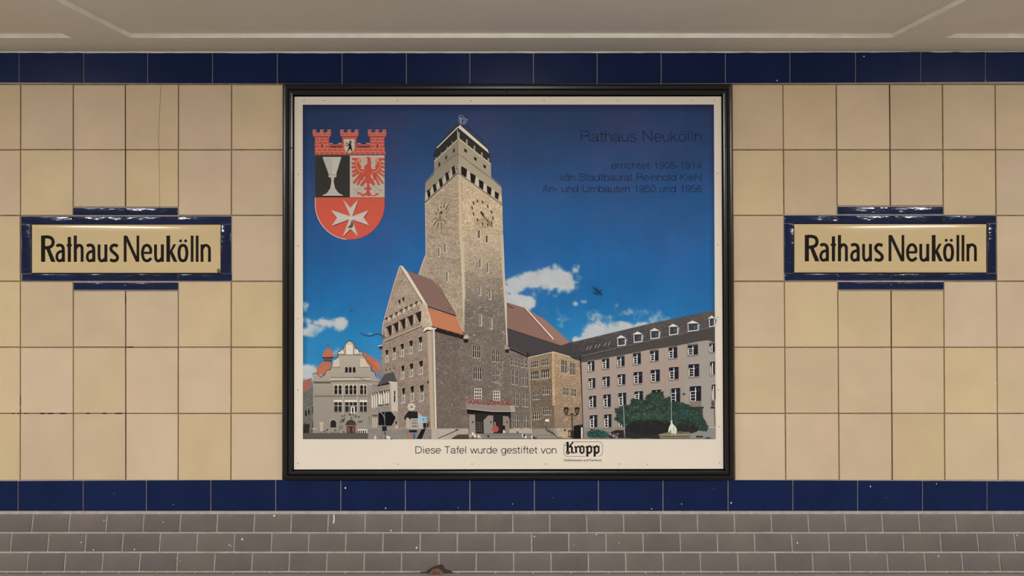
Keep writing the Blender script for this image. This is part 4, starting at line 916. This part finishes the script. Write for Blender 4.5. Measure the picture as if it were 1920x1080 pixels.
def owin(a, b, y0_, y1_, top=False, part=False):
    h = y1_-y0_; w_ = b-a; sk = w_*.10
    if not top: P.poly(z8((a-5,y0_-2),(b+4,y0_-6-sk*.3),(b+4,y1_+8),(a-5,y1_+14)), (112,104,98)); P.line(z8((a-5,y0_-1),(b+4,y0_-7)), .9, (178,168,158))
    else: P.poly(z8((a-4,y0_-8),(b+2,y0_-14),(b+4,y1_+6),(a-4,y1_+14)), (104,98,92))
    P.poly(z8((a,y0_+2),(b,y0_-3),(b,y1_-3),(a,y1_+3)), NAVY)
    P.line(z8((a-5,y1_+13),(b+4,y1_+6)), .9, (72,66,62)); P.line(z8((a-5,y1_+9),(b+4,y1_+2)), .6, (176,168,158))
    m_ = a+w_*.50
    P.line(z8((m_,y0_+h*.08),(m_+1,y1_-1)), 1.5, (214,212,206)); P.line(z8((a+2,y0_+h*.36),(m_+w_*.12,y0_+h*.34)), 1.2, (206,204,198)); P.line(z8((a+2,y0_+h*.4),(a+4,y1_+1)), 1.4, (214,212,206))
    for t in (.58,.77): P.line(z8((a+3,y0_+h*t),(m_,y0_+h*(t-.01))), .8, (206,204,198))
    P.line(z8((a+3,y1_-1),(m_,y1_-2)), 1.0, (206,204,198)); P.rect(*z8((b-w_*.26,y0_+h*.2))[0], *z8((b-w_*.12,y0_+h*.3))[0], (60,70,92))
for a in ((130,177,470,541),(237,288,452,523),(349,403,436,506),(470,525,410,490),(597,658,392,466),(736,798,366,446),(880,953,350,420),(1042,1079,338,400)): owin(*a, top=True)
for a in ((136,183,597,670),(240,292,585,660),(354,408,568,644),(474,536,550,635),(602,667,533,621),(740,808,514,604),(885,962,492,584),(1048,1080,473,570),
          (140,190,729,815),(247,299,719,812),(360,415,707,800),(480,541,695,765),(610,676,684,760),(752,820,672,780),(895,977,657,768),(1060,1083,645,755),
          (145,198,874,965),(253,305,868,965),(360,405,880,960)): owin(*a)
P.poly(z8((895,772),(980,768),(980,812),(900,812)), (120,112,106)); P.poly(z8((930,818),(990,820),(992,902),(970,902)), (62,58,56)); P.poly(z8((905,812),(998,810),(998,824),(930,822)), (54,50,50)); P.rect(*z8((1056,770))[0], *z8((1080,806))[0], (84,72,70)); P.rect(*z8((1050,810))[0], *z8((1082,824))[0], (44,40,40)); P.line(z8((1078,825),(1084,960)), 1.2, (60,54,50))
P.disc(*z8((849,716))[0], 3.2, 2.4, (60,56,54), n=9, jit=.2); P.disc(*z8((849,714))[0], 1.4, 1, (120,112,106), n=7)
P.poly(z8((1000,965),(1087,962),(1087,1050),(880,1050),(880,1010)), (128,128,128)); P.line(z8((1010,968),(1085,966)), 1.3, (176,172,164)); P.rect(*z8((940,1028))[0], *z8((992,1042))[0], (48,46,48)); P.disc(*z8((1030,1044))[0], 6, 1.6, (60,80,76), n=8)
for (a, b, y0_, y1_) in ((350,410,300,352),(472,535,272,325),(598,664,246,298),(738,803,215,270),(878,956,190,242),(1038,1079,152,208)):
    w_ = b-a
    P.poly(z8((b,y0_),(b+18,y0_+4),(b+4,y1_-4),(b,y1_)), (120,118,118)); P.poly(z8((a-10,y0_-2),(a+w_*.45,y0_-26),(b+2,y0_-8),(b+4,y0_+2)), (208,208,206)); P.line(z8((a-12,y0_),(b+6,y0_-4)), 1.1, (60,58,60))
    P.poly(z8((a,y0_),(b,y0_-2),(b,y1_-6),(a,y1_)), (52,58,68)); P.line(z8((a+2,y0_),(a+4,y1_)), 1.3, (206,206,204)); P.line(z8((b,y0_),(b,y1_-4)), 1.8, (200,202,204)); P.line(z8((a,y1_+3),(b+2,y1_-6)), 1.8, (200,198,194)); P.rect(*z8((a+w_*.5,y0_+10))[0], *z8((b-6,y1_-16))[0], (66,76,90)); P.line(z8((a+w_*.5,y0_),(a+w_*.5,y1_-3)), .5, (36,40,48))
for (x, y) in ((118,384),(142,380),(180,372),(204,370),(252,358),(280,352)): P.line(z8((x,y),(x+16,y-28)), 1.3, (150,148,146)); P.line(z8((x+5,y+2),(x+20,y-24)), .6, (50,48,50))
P.build(photo, PM, 'printed grey office wing with dormers in its dark roof')

# --- trees, fountain figure, poles in front of the office wing
P = Print('tree_print', BS)
def crown(pts, cols, n, rmin, rmax, m=2):
    P.poly(smooth(pts, 4, closed=True), cols[0], m)
    xs_ = [p[0] for p in pts]; ys_ = [p[1] for p in pts]
    def inside(x, y):
        c = False; j = len(pts)-1
        for i in range(len(pts)):
            if ((pts[i][1] > y) != (pts[j][1] > y)) and (x < (pts[j][0]-pts[i][0])*(y-pts[i][1])/(pts[j][1]-pts[i][1])+pts[i][0]): c = not c
            j = i
        return c
    for k in range(n):
        if k % 10 == 0: P.lay()
        x, y = rng.uniform(min(xs_), max(xs_)), rng.uniform(min(ys_), max(ys_))
        if not inside(x, y): continue
        r_ = rng.uniform(rmin, rmax); P.disc(x, y, r_*1.3, r_*.8, cols[rng.randint(1, len(cols))], m, n=7, jit=.4, new=False)
    for i in range(len(pts)):
        a, b = pts[i], pts[(i+1)%len(pts)]
        for t in (0, .33, .66): P.disc(a[0]+(b[0]-a[0])*t+rng.uniform(-1,1), a[1]+(b[1]-a[1])*t+rng.uniform(-1,1), rng.uniform(1.2,2.6), rng.uniform(1,2.2), cols[rng.randint(0, 3)], m, n=7, jit=.4, new=(t == 0))
gr = [(36,56,48),(30,47,43),(42,66,54),(50,76,60),(33,44,41),(58,84,68)]
crown(z8((330,905),(350,880),(335,830),(385,815),(400,800),(450,800),(460,750),(500,755),(570,760),(570,730),(620,710),(690,700),(700,750),(745,740),(740,780),(780,770),(870,790),(900,810),(960,830),(985,880),(1010,930),(1028,960),(1015,990),(960,985),(900,970),(850,960),(800,1000),(700,1000),(560,980),(430,960),(400,950),(370,930)), gr, 620, .8, 2.6)
crown(z8((140,1040),(130,1000),(160,985),(220,985),(260,1000),(300,1040)), [(38,74,68),(32,60,56),(48,88,80),(28,52,48)], 60, .6, 1.8)
P.poly(smooth(z8((435,940),(520,905),(620,905),(700,900),(745,930),(760,1000),(700,1046),(560,1046),(440,1046),(400,1000)), 3, closed=True), (29,30,31), 2); P.poly(smooth(z8((790,960),(840,910),(920,935),(960,985),(900,1010),(820,1000)), 3, closed=True), (33,36,36), 2)
P.poly(z8((290,1046),(300,1000),(340,985),(400,985),(440,1000),(560,1020),(760,1015),(760,1046)), (34,36,38), 2)
crown(z8((480,900),(520,860),(600,850),(680,870),(740,880),(740,900),(650,905),(560,905)), [(46,70,55),(58,86,65),(38,58,48)], 90, .7, 2.0); crown(z8((770,850),(850,830),(950,850),(985,900),(1000,950),(940,950),(880,900),(800,900)), [(36,62,56),(46,74,66),(30,52,48),(33,56,52)], 110, .8, 2.2)
P.lay()
for k in range(170):
    a = rng.uniform(0, 1); x = 430+a*580; y = 905+rng.normal(0, 12)+(30*a if a > .55 else 0)
    P.disc(*z8((x,y))[0], rng.uniform(.8,2.4), rng.uniform(.6,1.6), gr[rng.randint(0, 5)], 2, n=7, jit=.4, new=(k%17 == 0))
P.lay()
for k in range(40): x, y = rng.uniform(350,1000), rng.uniform(740,900); P.disc(*z8((x,y))[0], .6, .5, (140,170,150), n=5, new=False)
P.poly(z8((660,1018),(700,1008),(735,1000),(800,1002),(890,1000),(900,1020),(895,1046),(770,1048),(670,1046)), (112,106,90), 1); P.line(z8((660,1022),(900,1020)), 1.0, (160,152,130)); P.line(z8((690,1034),(880,1032)), 1.0, (70,66,54)); P.disc(*z8((822,1000))[0], 5.5, 2.2, (84,78,66), n=9, jit=.3)
P.poly(smooth(z8((750,918),(757,912),(764,918),(762,932),(775,950),(792,970),(795,1000),(780,1018),(755,1015),(748,980),(742,1000),(732,1000),(736,970),(745,950),(752,935)), 3, closed=True), (206,204,196)); P.line(z8((770,965),(776,1000)), 1.0, (120,118,112)); P.line(z8((757,985),(760,1010)), .8, (140,138,130)); P.rect(*z8((756,1008))[0], *z8((780,1022))[0], (150,146,136))
P.line(z8((386,650),(398,850),(405,1020)), [.8,1.3,1.7], (140,150,154)); P.line(z8((405,1010),(405,1042)), 2.6, (90,96,100)); P.line(z8((752,672),(757,915)), 1.3, (130,146,152))
P.lay()
for k in range(26): x = rng.uniform(290,360); y = rng.uniform(1010,1044); P.disc(*z8((x,y))[0], 1.0, 1.2, random.choice([(200,196,190),(150,60,54),(90,90,94),(160,150,140)]), n=6, new=False)
P.build(photo, PM, 'printed green trees with a white fountain figure')

# --- wear marks on the print
P = Print('scuff_mark', BS)
for k in range(16): x = rng.uniform(1112,1128); P.line([(x-4,540+rng.uniform(-5,10)),(x+4,546+rng.uniform(-5,10))], .8, (40,66,104), new=(k == 0))
P.build(photo, PM, 'dark scuff beside the white cloud'); P = Print('scuff_mark', BS)
P.line(smooth([(676,624),(684,628),(694,630),(706,626),(716,628),(722,632)], 4), [.4]+[1.5]*19+[.4]*1, (50,66,88)); P.line([(690,627),(694,625),(698,627)], .9, (150,190,210)); P.disc(718,632,3,1.6,(96,74,60), n=8, jit=.2); P.build(photo, PM, 'curved dark scuff left of the gable'); P = Print('scuff_mark', BS); P.disc(659,582.5,1.6,1.2,(40,50,70))
P.build(photo, PM, 'small dark dot on the printed sky')

# --- coat of arms
ZD[0] = 0
P = Print('coat_of_arms', BS)
z1 = T(540, 160, 3.6); zc_ = T(580, 235, 12.8); ze = T(650, 285, 12.0)
RB = (180,88,78); RBd = (150,62,54); RBl = (226,150,132)
P.rect(*zc_((130,548))[0], *zc_((1812,712))[0], RB)
for x0_ in (80, 740, 1408):
    e = 440
    P.poly(zc_((x0_,180),(x0_+e,180),(x0_+e,235),(x0_+e-40,292),(x0_+45,292),(x0_,240)), RB)
    for dx in (5, 180, 355): P.rect(*zc_((x0_+dx,110))[0], *zc_((x0_+dx+82,184))[0], RB); P.line(zc_((x0_+dx,112),(x0_+dx+82,112)), .9, RBl); P.line(zc_((x0_+dx+2,112),(x0_+dx+2,180)), .6, RBl)
    P.rect(*zc_((x0_+52,292))[0], *zc_((x0_+392,552))[0], RB)
    P.line(zc_((x0_+40,283),(x0_+e-60,283)), 1.3, (92,40,34)); P.line(zc_((x0_,182),(x0_+e,182)), .8, RBl); P.line(zc_((x0_+15,238),(x0_+e-10,238)), .5, RBl)
    P.line(zc_((x0_+52,300),(x0_+392,300)), .9, RBl)
    for k, y in enumerate((382, 466, 550)):
        P.line(zc_((x0_+54,y),(x0_+392,y)), .6, RBl)
        for x in ((120,235,345) if k % 2 else (170,290)): P.line(zc_((x0_+x,y-84),(x0_+x,y)), .5, RBl)
    for x in (120,220,330): P.line(zc_((x0_+x,182),(x0_+x,238)), .5, RBl)
for x0_ in (475, 1150):
    P.poly(zc_((x0_,425),(x0_+85,425),(x0_+85,465),(x0_+210,465),(x0_+210,425),(x0_+310,425),(x0_+310,552),(x0_,552)), RB); P.rect(*zc_((x0_+20,490))[0], *zc_((x0_+300,540))[0], (100,48,38)); P.line(zc_((x0_+5,428),(x0_+80,428)), .8, RBl); P.line(zc_((x0_+215,428),(x0_+305,428)), .8, RBl); P.line(zc_((x0_+90,470),(x0_+210,470)), .6, RBl)
    for k in range(4): P.rect(*zc_((x0_+50+k*65,495))[0], *zc_((x0_+66+k*65,540))[0], (176,84,70))
for k, y in enumerate((552, 630, 708)):
    P.line(zc_((132,y),(1812,y)), .6 if k < 2 else 1.0, RBl if k < 2 else (110,52,46))
    if k: 
        for i in range(14): x = 190+i*122+(50 if k == 2 else 0); P.line(zc_((x,y-78),(x,y)), .6, RBl)
for x in (310, 1640): P.poly(zc_((x-22,540),(x-18,470),(x,415),(x+18,470),(x+22,540)), (120,50,44)); P.line(zc_((x+32,540),(x+28,470),(x+6,415)), .6, RBl)
P.poly(smooth(zc_((832,345),(1092,345),(1096,560),(1060,630),(970,668),(880,630),(845,580)), 1, closed=True), (188,182,168)); P.line(zc_((834,348),(1090,348)), 1.0, (224,218,204)); P.line(zc_((1096,350),(1096,560),(1060,630),(970,668)), .8, (120,80,66))
bear = (34,36,38)
P.poly(smooth(zc_((965,378),(985,366),(1008,372),(1008,410),(1000,450),(1012,500),(1022,560),(1035,600),(1028,630),(1012,620),(1000,590),(975,570),(950,600),(935,625),(900,622),(905,608),(930,590),(935,550),(950,500),(940,470),(965,430),(975,405)), 2, closed=True), bear)
for a in (((955,440),(910,450),(880,415),(872,405)),((950,480),(905,492),(875,478),(868,468))): P.line(zc_(*a), [1.8,1.5,1.2,.8], bear)
P.line(zc_((955,395),(985,385)), 1.6, bear)
# shield fields
P.rect(*z1((184,474))[0], *z1((420,758))[0], (50,50,48)); P.rect(*z1((418,474))[0], *z1((652,758))[0], (178,170,160)); P.line(z1((418,476),(652,476)), .9, (224,218,206)); P.line(z1((421,476),(421,756)), .7, (196,188,176)); P.line(z1((186,474),(418,474)), .9, (90,86,82))
P.poly(z1((233,485),(360,485),(326,598),(328,616),(312,624),(308,650),(318,695),(340,725),(372,744),(232,744),(262,728),(285,695),(293,650),(290,624),(273,618),(275,602)), (176,174,168)); P.line(z1((236,486),(358,486)), 1.0, (206,204,196)); P.line(z1((275,604),(326,604)), .8, (140,138,132)); P.poly(z1((300,490),(355,490),(322,600),(300,600)), (186,184,178)); P.line(z1((234,741),(370,741)), 1.0, (210,206,198)); P.line(z1((300,625),(300,690)), 1.0, (192,190,184))
RED = (190,84,68)
bt_ = [(652,757)]+[(418+234.5*math.cos(math.radians(a)), 800+241*math.sin(math.radians(a))) for a in range(0,181,6)]+[(184,757)]
P.grad(z1(*bt_), [(370,(190,86,70)),(448,(196,86,70))]); P.line(z1(*bt_[17:]), 1.0, (230,200,190)); P.line(z1(*bt_[:17]), .8, (150,56,50)); P.line(z1((186,757),(652,757)), .8, (150,70,60))
cr = [(422,884),(370,768),(420,826),(475,770),(434,884),(545,843),(510,893),(549,946),(434,906),(473,1021),(422,968),(370,1021),(412,906),(294,948),(332,895),(290,842)]
P.poly(z1(*[(x+3,y+5) for x, y in cr]), (110,46,40)); P.poly(z1(*cr), (188,182,176)); P.line(z1((422,826),(422,968)), .5, (216,210,204)); P.line(z1((332,895),(510,893)), .5, (216,210,204))
P.poly(smooth(z1((425,915),(438,920),(440,950),(425,965),(418,960),(405,968),(410,950),(422,940)), 3, closed=True), (86,76,60)); P.disc(*z1((430,922))[0], 1.5, 2, (140,124,84), n=7)
# eagle
ER = (184,82,68); ES = (150,58,52); GD = (214,150,82)
def feather(a, b, w_): P.line(ze(*[(x+9,y+10) for x, y in (a, b)]), [w_, w_*.9], ES); P.line(ze(a, b), [w_, w_*.85], ER)
cen = (490, 400)
LW = [((250,160),(120,155)),((240,230),(108,262)),((240,310),(108,345)),((255,380),(118,450)),((290,430),(120,540)),((330,470),(148,700)),((370,470),(238,735)),((385,470),(335,620))]
for a, b in LW: feather(a, b, 3.9)
for a, b in LW: feather((970-a[0],a[1]), (970-b[0]-8,b[1]), 3.9)
for sx in (1, -1):
    X_ = lambda x: x if sx == 1 else 968-x
    P.poly(smooth(ze(*[(X_(x),y) for x, y in ((230,140),(300,150),(320,200),(280,230),(330,330),(320,380),(400,400),(400,500),(300,480),(220,420),(190,330),(200,220))]), 3, closed=True), ER)
    P.line(smooth(ze(*[(X_(x),y) for x, y in ((262,190),(222,240),(222,320),(270,410),(340,445),(400,448))]), 4), 1.3, GD); P.disc(*ze((X_(272),182))[0], 2.6, 2.6, GD); P.line(ze((X_(300),205),(X_(318),240)), .8, ES)
P.poly(smooth(ze((430,120),(500,110),(535,140),(545,200),(555,270),(540,320),(580,400),(560,470),(545,560),(590,620),(640,720),(600,760),(530,700),(510,715),(520,780),(560,810),(555,850),(520,850),(515,880),(560,960),(600,985),(640,950),(690,920),(722,940),(715,975),(690,965),(650,985),(600,1000),(540,985),(488,1000),(430,975),(380,1000),(330,985),(290,940),(262,960),(240,970),(238,920),(280,900),(340,930),(380,945),(430,915),(450,880),(445,850),(400,850),(390,810),(430,800),(450,780),(455,715),(430,690),(360,765),(300,745),(370,640),(410,600),(400,520),(385,450),(400,370),(385,345),(430,290),(470,250),(460,205),(470,160)), 2, closed=True), ER)
P.line(ze((455,180),(400,168),(365,150)), 1.4, GD); P.line(ze((455,205),(400,205),(360,195)), 1.2, GD); P.disc(*ze((492,150))[0], .9, .8, (60,30,24)); P.line(ze((488,720),(488,990)), .7, ES); P.line(ze((440,290),(410,350)), .8, ES)
for sx in (1, -1):
    X_ = lambda x: x if sx == 1 else 975-x
    P.line(smooth(ze(*[(X_(x),y) for x, y in ((390,760),(320,790),(270,840),(200,860),(150,840))]), 3), 1.2, (160,146,110)); P.line(ze((X_(250),850),(X_(190),920)), 1.0, (150,136,104)); P.line(ze((X_(230),840),(X_(170),790)), 1.2, (184,164,120)); P.line(ze((X_(330),860),(X_(350),875)), .8, (96,80,66))
P.build(photo, PM, 'coat of arms with brick crown, goblet, red eagle and white cross')

# --- lettering on the print and on the board
ink = (30,38,62)
ZD[0] = 0
for tx, xa, xb, yb, yt, w_ in (('Rathaus Neukölln', 1088.8, 1315.4, 265.4, 245, 1.75), ('errichtet 1905-1914', 1146, 1315.8, 316.3, 303.7, 1.25),
        ('von Stadtbaurat Reinhold Kiehl', 1048.8, 1315.8, 338.8, 325.6, 1.25), ('An- und Umbauten 1950 und 1956', 1016.5, 1315.8, 360.4, 347.2, 1.25)):
    PR = Print('title_lettering', BS).strokes(tx, xa, xb, yb, yt, w_, ink)
    if tx[0] == 'v': PR[0].line([(1063,323),(1061.5,327),(1066,326),(1064,331),(1067,329),(1066,337)], .9, (30,36,56))
    for P in PR: P.build(photo, PM)
ZD[0] = 0
for P in Print('donor_lettering', BD+.0003).strokes('Diese Tafel wurde gestiftet von', 779, 1043.3, 850.2, 836.8, 1.35, (24,22,22)): P.build(board, PM)
P = Print('donor_logo', BD+.0003); zk = T(760, 810, 4.8); bk = (24,20,20)
P.text('Delikatessen und Feinkost', 1058, 1128.3, 864.8, 860.6, (60,50,46), .012)
P.line(zk((1620,220),(1450,220),(1428,200),(1428,110),(1432,100)), .7, (40,36,34)); P.line(smooth(zk((1505,88),(1700,88),(1745,88),(1768,100),(1775,130),(1775,180),(1765,205),(1740,220)), 3), .7, (40,36,34))
def K(pts, w_=4.6): P.line(zk(*pts), w_, bk)
K(((1446,98),(1462,92),(1470,104)), 2.2); K(((1461,98),(1461,176)), 4.4); K(((1446,188),(1462,172),(1476,186),(1466,196),(1452,194)), 2.6); K(((1476,128),(1498,106),(1506,90)), 2.6); K(((1500,88),(1512,98)), 2.0); K(((1474,136),(1490,130),(1500,142),(1498,178)), 3.6); K(((1490,190),(1500,176),(1514,186),(1506,196)), 2.2); K(((1446,112),(1440,126)), 1.4)
K(((1524,130),(1536,140),(1536,176)), 3.6); K(((1526,190),(1537,176),(1548,186)), 2.4); K(((1540,140),(1556,128),(1562,140)), 2.4)
K(((1574,136),(1574,180)), 3.6); K(((1574,136),(1590,126),(1606,136),(1606,178),(1590,192),(1572,180)), 3.0); K(((1564,128),(1580,140)), 1.6)
for o in (0, 66):
    K(((1626+o,130),(1638+o,142),(1638+o,222)), 4.0); K(((1638+o,140),(1656+o,126),(1674+o,138),(1674+o,176),(1658+o,190),(1640+o,180)), 3.2); K(((1628+o,196),(1648+o,198)), 1.8); K(((1670+o,134),(1684+o,126)), 1.4)
P.build(board, PM)

# ------------------------------------------------------------------ rusty pipe stub breaking out at the foot of the plinth
c0 = PL(818.5, 1079, .004)
t = empty('pipe_stub', Vector((c0.x, c0.y, FLZ))); fix(t, 'rusty round pipe stub in a broken hole at the foot of the wall', 'pipe')
vv = []; ff = []
prof = [(.0, .010), (.017, .010), (.020, .014), (.027, .014), (.031, .008), (.032, -.004)]
n = 24
ezp = Vector((0, -TANP, -1)).normalized()*-1
for r_, h_ in prof:
    for k in range(n+1): a = math.pi*k/n; vv.append(Vector(c0)+Vector((1,0,0))*r_*math.cos(a)+ezp*r_*math.sin(a)*.9+NP*h_)
for i in range(len(prof)-1):
    for k in range(n): a = i*(n+1)+k; ff.append((a, a+1, a+n+2, a+n+1))
mk('pipe', vv, ff, M['rust'], parent=t, smooth=True, loc=c0)
hole = [(787,1074.5),(788,1071.8),(799,1071.5),(802,1069),(806,1066),(812,1062.5),(819,1060.5),(823,1059),(828,1058.5),(832,1061),(834,1066),(838,1068),(845,1070),(849,1073),(847,1074.5)]
vv = [PL(x, y, .0042) for x, y in hole]
mk('broken_edge', vv, [tuple(range(len(vv)))[::-1]], mat('broken_mortar', (66,56,50), rough=.95, stain=((14,12,12),260,.42,.6,.9)), parent=t)
